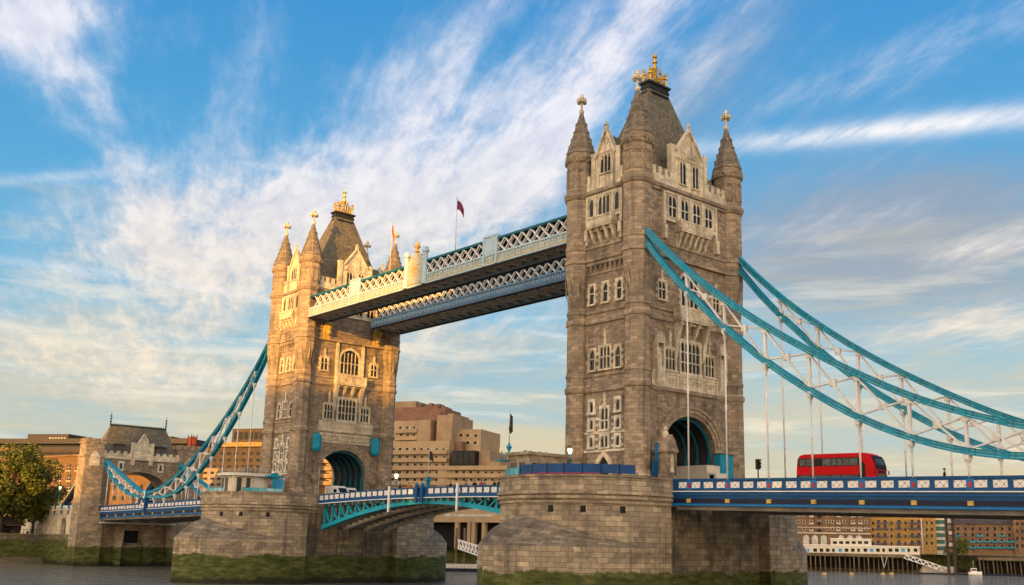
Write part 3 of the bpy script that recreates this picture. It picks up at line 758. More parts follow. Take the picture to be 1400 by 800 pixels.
        for a_, b_, z0, z1 in ((-3.3, 3.3, 51.95, 52.15), (-3.3, -2.85, 47.6, 51.95), (2.85, 3.3, 47.6, 51.95), (-1.75, -1.35, 48.8, 51.95), (1.35, 1.75, 48.8, 51.95), (-2.85, 2.85, 48.7, 49.1)): fb(f, a_, b_, d, d+.3, z0, z1)
        fb(f, -2.85, 2.85, d, d+.08, 49.1, 51.95)
        for s_ in (-1, 1):
            fb(f, s_*3.05-.28, s_*3.05+.28, d, d+.55, 46.2, 47.6); fb(f, s_*3.05-.2, s_*3.05+.2, d, d+.38, 45.5, 46.2)
        f.build('upper_window_surround', 'portland', root)
        window(root, X, 0, 2.0, 49.2, 51.8, 3, (), d=d+.08, quoin=0, sur=.12, depth=.2)
        for s_ in (-1, 1): window(root, X, s_*2.3, .75, 49.3, 51.8, 1, (), d=d+.08, quoin=0, sur=.12, depth=.2)
        balcony(root, X, 2.15, 47.4, 48.9, 45.7, 1.15, d, 4)
        gable(root, X, 2.3, 52.9, 57.3, 61.0, [(0, 1.9, 55.0, 57.5, 3)], .15, 3.2, True)
    # --- road faces
    outer = 'S' if near else 'N'
    for fc in ('S', 'N'):
        X = xf(fc, Y); d = .3
        f = fmb(X)
        for a_, b_, z0, z1 in ((-5.4, 5.4, 51.95, 52.15), (-5.4, -5.0, 47.5, 51.95), (5.0, 5.4, 47.5, 51.95), (-5.0, 5.0, 48.2, 48.7)): fb(f, a_, b_, d, d+.3, z0, z1)
        for u in (-2.4, 0, 2.4): fb(f, u-.3, u+.3, d, d+.32, 48.7, 51.95)
        fb(f, -5.0, 5.0, d, d+.08, 48.7, 51.95)
        for s_ in (-1, 1): fb(f, s_*5.2-.3, s_*5.2+.3, d, d+.55, 45.7, 47.5)
        f.build('upper_window_surround', 'portland', root)
        for u in (-3.65, -1.2, 1.2, 3.65): window(root, X, u, 1.45, 48.85, 51.7, 2, (50.2,), d=d+.08, quoin=0, sur=.12, depth=.2)
        if fc == outer: balcony(root, X, 3.0, 47.0, 48.5, 45.0, 1.2, d, 6)
        gable(root, X, 3.3, 52.9, 58.2, 61.7, [(-1.3, 1.25, 53.9, 57.0, 2), (1.3, 1.25, 53.9, 57.0, 2)], .15, 3.0, False)
        # third storey
        if fc == outer: window(root, X, 0, 3.3, 37.6, 42.0, 4, (39.6,), arch=1.2)
        else:
            window(root, X, 0, 3.9, 37.6, 42.0, 5, (39.6,), arch=1.7, sur=.4)
            f = fmb(X)
            for s_ in (-1, 1): fb(f, s_*2.75-.25, s_*2.75+.25, .0, .4, 35.2, 42.9); f.prism([(s_*2.75-.25, 42.9), (s_*2.75+.25, 42.9), (s_*2.75, 43.5)], -.4, -.0)
            f.build('pilaster', 'portland', root)
        for s_ in (-1, 1): window(root, X, s_*5.35, 1.3, 37.8, 40.1, 2, (39.1,), finial=1.5)
        balcony(root, X, 3.05, 35.3, 37.1, 33.3, 1.35, 0, 4)
        for s_ in (-1, 1):
            f = fmb(X); f.prism([(-.02, 30.6), (-.30, 31.4), (-.5, 33.0), (-1.2, 35.2), (-.02, 35.2)], s_*2.7-.3, s_*2.7+.3, axis='x')
            f.build('bracket', 'portland', root)
        # second storey
        window(root, X, 0, 3.6, 29.0, 32.9, 5, (30.3, 31.6), quoin=0, sur=.35)
        for s_ in (-1, 1): window(root, X, s_*3.85, 1.75, 29.0, 31.6, 3, (30.4,), quoin=0, sur=.3, finial=2.2)
        f = fmb(X); hw_ = 7.3 if fc == outer else 5.7
        fb(f, -hw_, hw_, .0, .34, 28.35, 28.62); fb(f, -hw_, hw_, .0, .20, 26.9, 28.35); fb(f, -hw_, hw_, .0, .30, 26.75, 26.95)
        n_ = 6
        for i in range(n_):
            u = -hw_+(i+.5)*2*hw_/n_
            for a_ in (-1, 1): fb(f, u+a_*.95-.08, u+a_*.95+.08, .20, .30, 26.95, 28.35)
            for q in range(3):
                f.tube([(u+(q-1)*.55+.22*math.cos(R(t_)), -.23, 27.65+.34*math.sin(R(t_))) for t_ in range(0, 361, 60)], .06, 4)
        f.build('carved_panel', 'portland', root)
        if fc == outer:
            for s_ in (-1, 1):
                f = fmb(X); u = s_*6.1
                fb(f, u-.75, u+.75, .0, .75, 28.62, 29.0); f.prism([(-.02, 26.2), (-.55, 27.2), (-.75, 28.62), (-.02, 28.62)], u-.6, u+.6, axis='x')
                for a_ in (-1, 1): fb(f, u+a_*.62-.14, u+a_*.62+.14, .0, .7, 29.0, 32.2); f.prism([(u+a_*.62-.16, 32.2), (u+a_*.62+.16, 32.2), (u+a_*.62, 33.4)], -.7, -.2)
                f.prism([(u-.75, 32.0), (u+.75, 32.0), (u, 33.6)], -.8, -.02); f.lathe(u, -.40, [(29.0, .30), (30.2, .24), (30.6, .30), (30.9, .14), (31.1, .19), (31.4, .15), (31.5, .03)], 8)
                f.build('niche', 'portland', root)
        else:
            f = fmb(X)
            fb(f, -5.4, 5.4, .0, .45, 26.0, 26.3); fb(f, -5.4, 5.4, .0, .14, 24.7, 26.0)
            for i in range(14):
                u = -5.0+i*10/13; f.prism([(-.02, 24.8), (-.22, 25.2), (-.4, 26.0), (-.02, 26.0)], u-.18, u+.18, axis='x')
                f.lathe(u+.38, -.25, [(25.0, .05), (25.25, .2), (25.5, .05)], 6)
            f.build('frieze', 'portland', root)
            for s_ in (-1, 1):
                f = fmb(X); u = s_*6.2
                f.lathe(u, -.75, [(22.9, .55), (23.3, .78), (24.1, .82), (25.3, .80), (25.8, .72), (26.1, .45)], 7)
                f.build('shrouded_lamp', 'teal', root)
                f = fmb(X); u = s_*5.35
                f.prism([(-.02, 43.2), (-.5, 43.5), (-.6, 44.4), (-.9, 44.8), (-1.0, 45.6), (-1.5, 46.1), (-1.5, 46.4), (-.02, 46.4)], u-.7, u+.7, axis='x')
                f.lathe(u, -1.0, [(44.2, .2), (44.6, .5), (45.1, .3), (45.5, .55), (46.0, .3)], 8)
                f.build('walkway_bracket', 'ochre', root)
    return root
make_tower(0, True, 'tall shaded gothic stone tower nearest the viewer with gilded roof cresting')
make_tower(82.3, False, 'farther gothic stone tower with golden sunlight on its upper half')

# ------------------------------------------------------------------ high walkways
WK0, WK1 = 6.4, 75.0      # ends along the bridge
def make_walkway(xa, xb, label, crest):
    root = thing('high_walkway', ((xa+xb)/2, 41.15, 46.6), label, 'walkway')
    zb = 46.75; W0, W1 = xa, xb
    for x, sgn in ((xa, -1), (xb, 1)):
        side = sgn
        # panelled lower girder
        mb = MB(); mb.box(min(x, x-sgn*.3), max(x, x-sgn*.3), WK0, WK1, zb, zb+1.55); mb.box(min(x-sgn*.35, x+sgn*.16), max(x-sgn*.35, x+sgn*.16), WK0-.02, WK1+.02, zb+1.35, zb+1.62); mb.box(min(x-sgn*.35, x+sgn*.18), max(x-sgn*.35, x+sgn*.18), WK0-.02, WK1+.02, zb-.06, zb+.20)
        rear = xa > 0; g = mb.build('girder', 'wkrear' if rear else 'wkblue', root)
        mb = MB(); mb.box(min(x-sgn*.3, x+sgn*.12), max(x-sgn*.3, x+sgn*.12), WK0, WK1, zb-.26, zb-.065); mb.build('bottom_flange', 'lead', g)
        mb = MB(); mb.box(min(x, x+sgn*.22), max(x, x+sgn*.22), WK0, WK1, zb+.21, zb+.36); mb.build('gold_moulding', 'wkrear' if rear else 'ochre', g)
        mb = MB(); n = 56
        for i in range(n):
            y = WK0+.6+i*(WK1-WK0-1.2)/(n-1); mb.box(min(x, x+sgn*.05), max(x, x+sgn*.05), y-.24, y+.24, zb+.66, zb+1.10)
            mb.box(min(x, x+sgn*.12), max(x, x+sgn*.12), y+.50, y+.66, zb+.38, zb+1.34)
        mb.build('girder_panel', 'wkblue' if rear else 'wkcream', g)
        # lattice
        mb = MB(); z0, z1 = zb+1.62, zb+3.55; p = 1.9
        y = WK0+.2
        while y < WK1-p:
            for a, b in ((y, y+p), (y+p, y)):
                mb.beam((x-sgn*.06, a, z0), (x-sgn*.06, b, z1), .10, .21, up=(1, 0, 0)); mb.beam((x-sgn*.42, a, z0), (x-sgn*.42, b, z1), .10, .15, up=(1, 0, 0))
            y += p
        mb.build('lattice', 'white', root)
        mb = MB(); mb.box(min(x-sgn*.5, x+sgn*.10), max(x-sgn*.5, x+sgn*.10), WK0, WK1, z1, z1+.34)
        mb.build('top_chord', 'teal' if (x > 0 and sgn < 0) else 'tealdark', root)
        # plain stiffening piers
        for yc in ((22.9, 59.4) if (x < 0 and sgn < 0) else ()):
            mb = MB(); mb.box(min(x-sgn*.5, x+sgn*.22), max(x-sgn*.5, x+sgn*.22), yc-1.35, yc+1.35, zb+1.62, z1+.55); mb.box(min(x-sgn*.55, x+sgn*.32), max(x-sgn*.55, x+sgn*.32), yc-1.5, yc+1.5, z1+.55, z1+.78)
            mb.box(min(x, x+sgn*.29), max(x, x+sgn*.29), yc-.75, yc+.75, zb+2.0, z1+.1)
            for e in (-1, 1): mb.box(min(x, x+sgn*.28), max(x, x+sgn*.28), yc+e*1.45-.18, yc+e*1.45+.18, zb-.04, z1+.6)
            mb.build('lattice_pier', 'wkblue', root)
        if crest and sgn < 0:
            yc = 41.6
            mb = MB(); mb.prism([(yc-2.1, zb+.4), (yc+2.1, zb+.4), (yc+2.1, z1+.7), (yc+1.2, z1+1.0), (yc, z1+1.6), (yc-1.2, z1+1.0), (yc-2.1, z1+.7)], x-.30, x+.3, axis='x')
            c_ = mb.build('crest_panel', 'wkcream', root)
            mb = MB()
            for k in range(26):
                a = k*2.4; r_ = .22+.05*k; mb.lathe(0, 0, [(-.2, .02), (-.05, .17), (.05, .17), (.2, .02)], 6) if False else mb.obox((x-.33, yc+r_*math.cos(a)*.9, zb+2.6+r_*math.sin(a)), (.05, 0, 0), (0, .14*math.cos(a), .14*math.sin(a)), (0, -.10*math.sin(a), .10*math.cos(a)))
            mb.build('heraldic_relief', 'ochre', c_)
            for e in (-1, 1):
                mb = MB(); mb.lathe(x-.1, yc+e*2.5, [(zb-.05, .50), (zb+.4, .50), (zb+.5, .40), (z1+1.5, .38), (z1+1.6, .55), (z1+1.9, .55), (z1+2.0, .46), (z1+2.35, .42)], 8)
                mb.build('crest_pillar', 'wkblue', root)
            mb = MB(); mb.lathe(x, yc, [(z1+1.4, .30), (z1+1.9, .18), (z1+2.1, .45), (z1+2.5, .2), (z1+2.9, .5), (z1+3.1, .5), (z1+3.2, .15), (z1+3.7, .12), (z1+3.9, .02)], 8); mb.box(x-.1, x+.1, yc-.5, yc+.5, z1+3.25, z1+3.5)
            for e in (-1, 1):
                for q in (.8, 1.25, 1.7): mb.lathe(x, yc+e*q, [(z1+.95+.35*(1.7-q), .05), (z1+1.3+.35*(1.7-q), .12), (z1+1.5+.35*(1.7-q), .02)], 6)
            mb.build('gilded_finial', 'ochre', c_)
    # floor, roof and the bracing seen from below
    mb = MB(); mb.box(xa+.3, xb-.3, WK0, WK1, zb+.5, zb+.7)
    fl = mb.build('floor', 'under', root)
    mb = MB(); n = 26
    for i in range(n):
        y = WK0+.5+i*(WK1-WK0-1)/(n-1); mb.box(xa+.3, xb-.3, y-.10, y+.10, zb+.08, zb+.5)
        if i < n-1:
            y2 = y+(WK1-WK0-1)/(n-1)
            mb.beam((xa+.4, y, zb+.3), (xb-.4, y2, zb+.3), .14, .12); mb.beam((xb-.4, y, zb+.3), (xa+.4, y2, zb+.3), .14, .12)
    mb.build('floor_bracing', 'ribcream', fl)
    mb = MB(); mb.prism([(xa+.45, zb+3.55), (xb-.45, zb+3.55), (xb-.6, zb+3.95), ((xa+xb)/2, zb+4.15), (xa+.6, zb+3.95)], WK0, WK1); mb.build('roof', 'lead', root)
    mb = MB(); mb.box(xa+1.2, xb-1.2, WK0, WK1, zb+.7, zb+3.5); mb.build('glazed_passage', 'glass', root)
    return root
make_walkway(-10.0, -5.7, 'nearer high level walkway with coat of arms panel and flagpoles on it', True)
make_walkway(3.4, 10.0, 'farther high level walkway seen below and behind the nearer one', False)
# flags
MT['flag'] = simple('maroon_flag_cloth', (.16, .03, .07), .8, 0, .3, 3)
MT['flagpale'] = simple('red_white_flag_cloth', (.42, .10, .09), .8, 0, .6, 5)
MT['pole'] = simple('pale_pole', (.55, .52, .47), .5)
def flagpole(x, y, z0, z1, r, label, mcloth, size, droop, dirv):
    t = thing('flagpole', (x, y, z0), label, 'flagpole')
    mb = MB(); mb.tube([(x, y, z0), (x, y, z1)], [r, r*.6], 8); mb.lathe(x, y, [(z1, r), (z1+.12, r*1.8), (z1+.25, .02)], 6); mb.build('pole', 'pole', t)
    mb = MB(); n = 10; L, H = size
    def fp(i, j):
        u = i/n; v = j/8; ang = .9*math.sin(u*7+v*1.5)*.35
        d = Vector((dirv[0], dirv[1], 0)).normalized(); nrm = Vector((-d.y, d.x, 0))
        return Vector((x, y, z1-.15))+d*(u*L*(1-droop*.6))+nrm*ang*.5+Vector((0, 0, -v*H*(1-.1*u)-droop*L*u*u))
    for i in range(n):
        for j in range(8):
            mb.face([fp(i, j), fp(i+1, j), fp(i+1, j+1), fp(i, j+1)], smooth=True)
    mb.build('flag', mcloth, t); return t
flagpole(-9.8, 31.8, 49.0, 58.9, .07, 'maroon flag on a thin pole standing on the nearer walkway', 'flag', (2.0, 1.5), .75, (1, -.9))
flagpole(-9.8, 49.5, 49.0, 58.9, .07, 'red and white drooping flag on a pole in front of a far spire', 'flagpale', (2.2, 1.7), 1.25, (1, -.9))

# ------------------------------------------------------------------ suspended side spans
UP = [(6.9, 45.7), (9, 43.45), (12.4, 40.2), (15.7, 37.3), (19.6, 34.4), (23.6, 31.5), (28, 28.7), (32, 26.4), (35, 24.8), (40, 22.2), (44, 20.6), (47.5, 19.4), (51.2, 18.35), (54, 17.7), (58, 17.0), (61.3, 16.55)]
LO = [(6.9, 44.3), (7.7, 43.3), (9.6, 40.6), (13.1, 37.1), (15.7, 34.6), (19.2, 31.3), (22.2, 28.8), (24.5, 26.9), (27.8, 24.7), (31.6, 22.3), (35.4, 20.1), (40.6, 17.9), (46.1, 16.3), (51, 15.65), (56, 15.7), (61.3, 16.1)]
SUP = [(62.0, 16.6), (66, 17.5), (71.7, 19.4), (79.9, 22.1), (89.4, 25.4)]
SLO = [(62.0, 16.2), (64.5, 16.0), (71.0, 16.6), (77.3, 18.4), (83.4, 20.8), (89.4, 24.4)]
def ip(tab, s):
    for (a, za), (b, zb) in zip(tab, tab[1:]):
        if s <= b: return za+(zb-za)*(s-a)/(b-a)
    return tab[-1][1]
def smoothtab(tab, n):
    s0, s1 = tab[0][0], tab[-1][0]; st = [s0+(s1-s0)*i/n for i in range(n+1)]
    z = [ip(tab, s) for s in st]
    for _ in range(3): z = [z[0]]+[(z[i-1]+2*z[i]+z[i+1])/4 for i in range(1, n)]+[z[-1]]
    return list(zip(st, z))
def make_chain(x, fy, label, up, lo, nodes, zpar, hang):
    """fy maps the distance from the tower's centre to y"""
    s0 = up[0][0]
    root = thing('suspension_chain', (x, fy(s0), up[0][1]), label, 'suspension chain')
    for nm, tab in (('upper_chord', up), ('lower_chord', lo)):
        pts = smoothtab(tab, 30); mb = MB(); lt = MB()
        for (a, za), (b, zb_) in zip(pts, pts[1:]):
            p, q = Vector((x, fy(a), za)), Vector((x, fy(b), zb_)); e = (q-p).normalized()*.03
            mb.beam(p-e, q+e, .50, .54)
            u = Vector((0, 0, 1)); d = (q-p).normalized(); u = (u-d*u.dot(d)).normalized()
            for k in (-.29, .0, .29):
                wd = .76 if k else .56; mb.beam(p+u*k-e, q+u*k+e, wd, .07 if k else .05)
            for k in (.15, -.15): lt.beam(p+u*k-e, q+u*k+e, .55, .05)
        for (a, za), (b, zb_) in list(zip(pts, pts[1:]))[1::2]:
            p, q = Vector((x, fy(a), za)), Vector((x, fy(b), zb_)); m_ = (p+q)/2; d = (q-p).normalized()*.38
            mb.beam(m_-d, m_+d, .62, .50)
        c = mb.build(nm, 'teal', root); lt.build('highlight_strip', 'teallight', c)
    for k, s in enumerate(nodes):
        zu, zl = ip(up, s), ip(lo, s)
        if zu-zl > 1.0:
            mb = MB(); mb.beam((x, fy(s), zl+.3), (x, fy(s), zu-.3), .26, .30, up=(0, 1, 0)); mb.box(x-.22, x+.22, fy(s)-.32, fy(s)+.32, zu-.75, zu-.30); mb.box(x-.22, x+.22, fy(s)-.32, fy(s)+.32, zl+.3, zl+.7)
            mb.build('post', 'pinkwhite', root)
        if k+1 < len(nodes):
            s2 = nodes[k+1]
            mb = MB()
            if ip(up, s)-ip(lo, s) > 1.0 or ip(up, s2)-ip(lo, s2) > 1.0:
                mb.beam((x-.12, fy(s), zu-.3), (x-.12, fy(s2), ip(lo, s2)+.3), .16, .30, up=(1, 0, 0)); mb.beam((x+.12, fy(s), zl+.3), (x+.12, fy(s2), ip(up, s2)-.3), .16, .26, up=(1, 0, 0))
                c = ((s+s2)/2, (zu+ip(up, s2)+zl+ip(lo, s2))/4); mb.obox((x, fy(c[0]), c[1]), (.16, 0, 0), (0, .35, 0), (0, 0, .35))
                mb.build('cross_brace', 'pinkwhite', root)
        if s in hang:
            zt = zl-.25; zb_ = zpar(s)
            mb = MB(); mb.tube([(x, fy(s), zb_-.1), (x, fy(s), zt-.9)], .095, 6); mb.lathe(x, fy(s), [(zt-1.1, .13), (zt-.7, .17), (zt-.35, .34), (zt+.1, .38)], 6); mb.lathe(x, fy(s), [(zb_+(zt-zb_)*.45, .14), (zb_+(zt-zb_)*.45+.6, .14)], 6)
            mb.build('hanger_rod', 'pinkwhite', root)
NODES = [13.3+5.45*k for k in range(9)]
fS = lambda s: -s
fN = lambda s: 82.3+s
ZS = lambda s: 15.08-0.0232*(s-10.7)
ZN = lambda s: 15.35-0.0136*(s-10.7)
N2 = [66.5, 70.5, 74.5, 78.5, 82.5, 86.5]
make_chain(-9.3, fS, 'teal suspension chain nearest the viewer sweeping down from the nearer tower', UP, LO, NODES, ZS, NODES)
make_chain(9.3, fS, 'teal suspension chain behind the nearest one on the right side span', UP, LO, NODES, ZS, NODES)
make_chain(-9.3, fN, 'long teal chain from the far tower down to the low pin on the left span', UP, LO, NODES, ZN, NODES)
make_chain(9.3, fN, 'long teal chain partly hidden behind the left span front chain', UP, LO, NODES, ZN, NODES)
make_chain(-9.3, fN, 'short teal chain rising from the low pin to the abutment left corner', SUP, SLO, N2, ZN, N2)
make_chain(9.3, fN, 'short teal chain rising to the right corner of the abutment', SUP, SLO, N2, ZN, N2)
def pin(x, y, z, zb, label):
    t = thing('link_pin', (x, y, zb), label, 'link pin')
    mb = MB(); mb.prism([(y+.95*math.cos(R(a)), z+.95*math.sin(R(a))) for a in range(0, 360, 20)], x-.55, x+.55, axis='x'); h = mb.build('pin_housing', 'teal', t)
    mb = MB(); mb.prism([(y+.62*math.cos(R(a)), z+.80*math.sin(R(a))) for a in range(0, 360, 20)], x-.62, x-.553, axis='x'); r_ = mb.build('white_boss', 'white', h)
    mb = MB(); mb.prism([(y+.30*math.cos(R(a)), z+.45*math.sin(R(a))) for a in range(0, 360, 20)], x-.68, x-.623, axis='x'); mb.build('red_boss', 'red', h)
    mb = MB(); mb.box(x-.5, x+.4, y-.85, y+.85, zb-1.9, zb+1.2); mb.build('pedestal', 'blue', t)
    mb = MB(); mb.box(x-.58, x-.502, y-.2, y+1.5, zb-1.2, zb-.05); s_ = mb.build('shield_panel', 'white', t)
    mb = MB(); mb.box(x-.62, x-.583, y+.5, y+.8, zb-1.1, zb-.15); mb.box(x-.62, x-.583, y+.1, y+1.2, zb-.75, zb-.5); mb.build('red_cross', 'red', s_)
pin(-9.3, 82.3+61.65, 16.4, ZN(61.6), 'round white and red boss where the left front chains meet')
pin(9.3, 82.3+61.65, 16.4, ZN(61.6), 'chain pin on the far side of the left span')

def make_span(fy, s0, s1, zt, label, sgn):
    root = thing('side_span', (0, fy(s0), zt(s0)-1.1), label, 'bridge span')
    def bar(mb, x0, x1, a, b, h0, h1):
        n = 14
        for i in range(n):
            sa, sb = a+(b-a)*i/n, a+(b-a)*(i+1)/n; ya, yb = fy(sa), fy(sb); za, zb_ = zt(sa), zt(sb)
            P = [(x0, ya, za+h0), (x1, ya, za+h0), (x1, ya, za+h1), (x0, ya, za+h1)]; Q = [(x0, yb, zb_+h0), (x1, yb, zb_+h0), (x1, yb, zb_+h1), (x0, yb, zb_+h1)]
            for k in range(4): mb.face([P[k], P[(k+1) % 4], Q[(k+1) % 4], Q[k]])
            if i == 0: mb.face(P)
            if i == n-1: mb.face(list(reversed(Q)))
    for x, o in ((-9.15, -1), (9.15, 1)):
        mb = MB(); X = lambda a, b: (min(x+o*a, x+o*b), max(x+o*a, x+o*b))
        bar(mb, *X(-.10, .05), s0, s1, -1.25, -.22); bar(mb, *X(-.2, .14), s0, s1, -.22, 0); bar(mb, *X(-.2, .12), s0, s1, -1.34, -1.2)
        s = s0+.2
        par = mb.build('parapet', 'blue', root)
        mb = MB(); bar(mb, *X(-.2, .26), s0, s1, -1.46, -1.36); mb.build('white_moulding', 'white', root)
        mb = MB(); bar(mb, *X(-.3, .10), s0, s1, -2.95, -1.53); bar(mb, *X(-.3, .24), s0, s1, -1.85, -1.62); bar(mb, *X(-.3, .18), s0, s1, -2.1, -1.98)
        g = mb.build('edge_girder', 'blue', root)
        mb = MB(); bar(mb, *X(.0, .13), s0, s1, -2.68, -2.22); mb.build('dark_web', 'navy', g)
        mb = MB(); bar(mb, *X(-.3, .30), s0, s1, -3.0, -2.78); mb.build('bottom_flange', 'bluelight', g)
        if o < 0:
            k = 0; s = NODES[0]-5.45
            while s < s1:
                for j in range(3):
                    c = s+5.45*(j+.5)/3
                    if c-.7 < s0 or c+.7 > s1: continue
                    mb = MB(); y = fy(c); z = zt(c); dz_ = zt(c+.65)-zt(c-.65)
                    mb.face([(x-.08, y-.64, z-1.04), (x-.08, y+.64, z-1.04), (x-.08, y+.64, z-.38), (x-.08, y-.64, z-.38)]); mb.box(x-.075, x-.04, y-.64, y+.64, z-1.04, z-.38)
                    mb.build('tracery_panel', 'tracery', root)
                if s > s0+.3:
                    mb = MB(); y = fy(s); z = zt(s); mb.box(x-.14, x-.04, y-.36, y+.36, z-1.25, z-.2); mb.build('parapet_post', 'bluelight', root)
                    mb = MB(); mb.prism([(y-.16, z-.55), (y+.16, z-.55), (y+.16, z-.9), (y, z-1.12), (y-.16, z-.9)], x-.20, x-.145, axis='x'); mb.build('red_shield', 'red', root)
                    mb = MB(); mb.box(x-.32, x-.13, y-.26, y+.26, z-2.66, z-2.24); mb.build('gold_block', 'ochre', root)
                s += 5.45
    mb = MB(); bar(mb, -8.8, 8.8, s0, s1, -1.75, -1.12); dk = mb.build('deck', 'asphalt', root)
    mb = MB(); s = s0+.6
    while s < s1: bar_y = fy(s); mb.box(-8.8, 8.8, bar_y-.14, bar_y+.14, zt(s)-3.2, zt(s)-1.76); s += 1.82
    for x in (-6.4, -2.2, 2.2, 6.4): bar(mb, x-.2, x+.2, s0, s1, -3.4, -1.77)
    for x in (-8.7, 8.7): bar(mb, x-.12, x+.12, s0, s1, -3.45, -3.02)
    mb.build('cross_girders', 'under', root)
    return root
make_span(fS, 10.9, 93, ZS, 'right side span with blue parapet carrying the red bus', -1)
make_span(fN, 10.9, 91.2, ZN, 'left side span with blue parapet running to the abutment', 1)

# ------------------------------------------------------------------ bascules
def bz(y):   # parapet height over the centre span
    return 15.52-((y-41.15)/30)**2*.50
def bl(y):   # lower edge of the outer girder
    t_ = abs(y-41.15)/30; return 13.45-4.0*t_**1.75
def make_bascule(y0, y1, label):
    a, b = min(y0, y1), max(y0, y1); n = 12
    root = thing('bascule_leaf', (0, y0, 13.5), label, 'bascule')
    ys = [a+(b-a)*i/n for i in range(n+1)]
    def bar(mb, x0, x1, h0, h1, f=bz):
        for p, q in zip(ys, ys[1:]):
            P = [(x0, p, f(p)+h0), (x1, p, f(p)+h0), (x1, p, f(p)+h1), (x0, p, f(p)+h1)]; Q = [(x0, q, f(q)+h0), (x1, q, f(q)+h0), (x1, q, f(q)+h1), (x0, q, f(q)+h1)]
            for k in range(4): mb.face([P[k], P[(k+1) % 4], Q[(k+1) % 4], Q[k]])
            if p == ys[0]: mb.face(P)
            if q == ys[-1]: mb.face(list(reversed(Q)))
    for x, o in ((-7.5, -1), (7.5, 1)):
        X = lambda c, d: (min(x+o*c, x+o*d), max(x+o*c, x+o*d))
        mb = MB(); bar(mb, *X(-.10, .05), -1.1, -.15); bar(mb, *X(-.2, .14), -.15, 0); bar(mb, *X(-.25, .12), -1.5, -1.02)
        mb.build('parapet', 'blue', root)
        mb = MB(); bar(mb, *X(-.3, .2), -1.62, -1.51); mb.build('white_moulding', 'white', root)
        if o < 0:
            m_ = 18; pw = (b-a)/m_
            for i in range(m_):
                y = a+(i+.5)*pw; z = bz(y)
                if abs(y-41.15) < 1.0: continue
                mb = MB(); mb.face([(x-.08, y-.58, z-.97), (x-.08, y+.58, z-.97), (x-.08, y+.58, z-.22), (x-.08, y-.58, z-.22)]); mb.box(x-.075, x-.04, y-.58, y+.58, z-.97, z-.22); mb.build('tracery_panel', 'tracery', root)
    for gi, x in enumerate((-6.5, -2.15, 2.15, 6.5)):
        outer = gi in (0, 3); mm = 'tealbright' if gi == 0 else 'ribcream'
        mb = MB(); bar(mb, x-.28, x+.28, -.30, .30, bl); bar(mb, x-.38, x+.38, -.36, -.30, bl); bar(mb, x-.2, x+.2, -1.95, -1.63)
        r_ = mb.build('girder', mm, root)
        mb = MB(); k = 12
        for i in range(k):
            s_ = (i+.2)/k; y = y0+(y1-y0)*s_; y2 = y0+(y1-y0)*(i+1.0)/k
            if bz(y)-1.9-bl(y) < .45: continue
            mb.beam((x, y, bl(y)), (x, y, bz(y)-1.8), .30, .34, up=(0, 1, 0))
            if i < k-1: mb.beam((x-.05, y, bz(y)-1.9), (x-.05, y2, bl(y2)), .22, .30, up=(1, 0, 0))
        mb.build('girder_web', mm, r_)
    mb = MB(); bar(mb, -7.3, 7.3, -1.55, -1.05); mb.build('deck', 'asphalt', root)
    mb = MB()
    for i in range(16):
        y = y0+(y1-y0)*(i+.5)/16; mb.box(-6.2, 6.2, y-.12, y+.12, bl(y)+.3-.35, bl(y)+.42); mb.box(-7.2, 7.2, y-.14, y+.14, bz(y)-2.1, bz(y)-1.56)
    mb.build('cross_bracing', 'under', root)
    # raking props between deck edge and girder
    for i in range(12):
        y = y0+(y1-y0)*(i+.6)/12
        if bz(y)-1.9-bl(y) > .6: mb = MB(); mb.beam((-6.0, y, bl(y)+.3), (-4.6, y, bz(y)-1.7), .34, .3, up=(0, 1, 0)); mb.build('raking_prop', 'pinkwhite', root)
    return root
make_bascule(11.0, 41.0, 'short looking bascule leaf hinged on the nearer pier')
make_bascule(71.3, 41.3, 'bascule leaf hinged on the farther pier showing its underside girders')
for y, lab in ((49.3, 'slim white navigation marker post on the bascule parapet left of the joint'), (31.6, 'slim white navigation marker post on the bascule parapet right of the joint')):
    mb = MB(); mb.box(-7.95, -7.7, y-.16, y+.16, bz(y)-3.6, bz(y)+.25); mb.lathe(-7.82, y, [(bz(y)+.25, .2), (bz(y)+.4, .1)], 6); o = mb.build('marker_post', 'white'); tag(o, lab, 'marker post')
for e, lab in ((-.75, 'blue locking post right of the bascule joint'), (.75, 'blue locking post left of the bascule joint')):
    y = 41.15+e; t = thing('locking_post', (-7.7, y, 14), lab, 'post')
    mb = MB(); mb.box(-7.95, -7.66, y-.28, y+.28, 13.2, 15.85); mb.build('post', 'blue', t); mb = MB(); mb.prism([(y-.3, 15.85), (y+.3, 15.85), (y, 16.2)], -7.98, -7.63, axis='x'); mb.build('post_cap', 'bluelight', t)

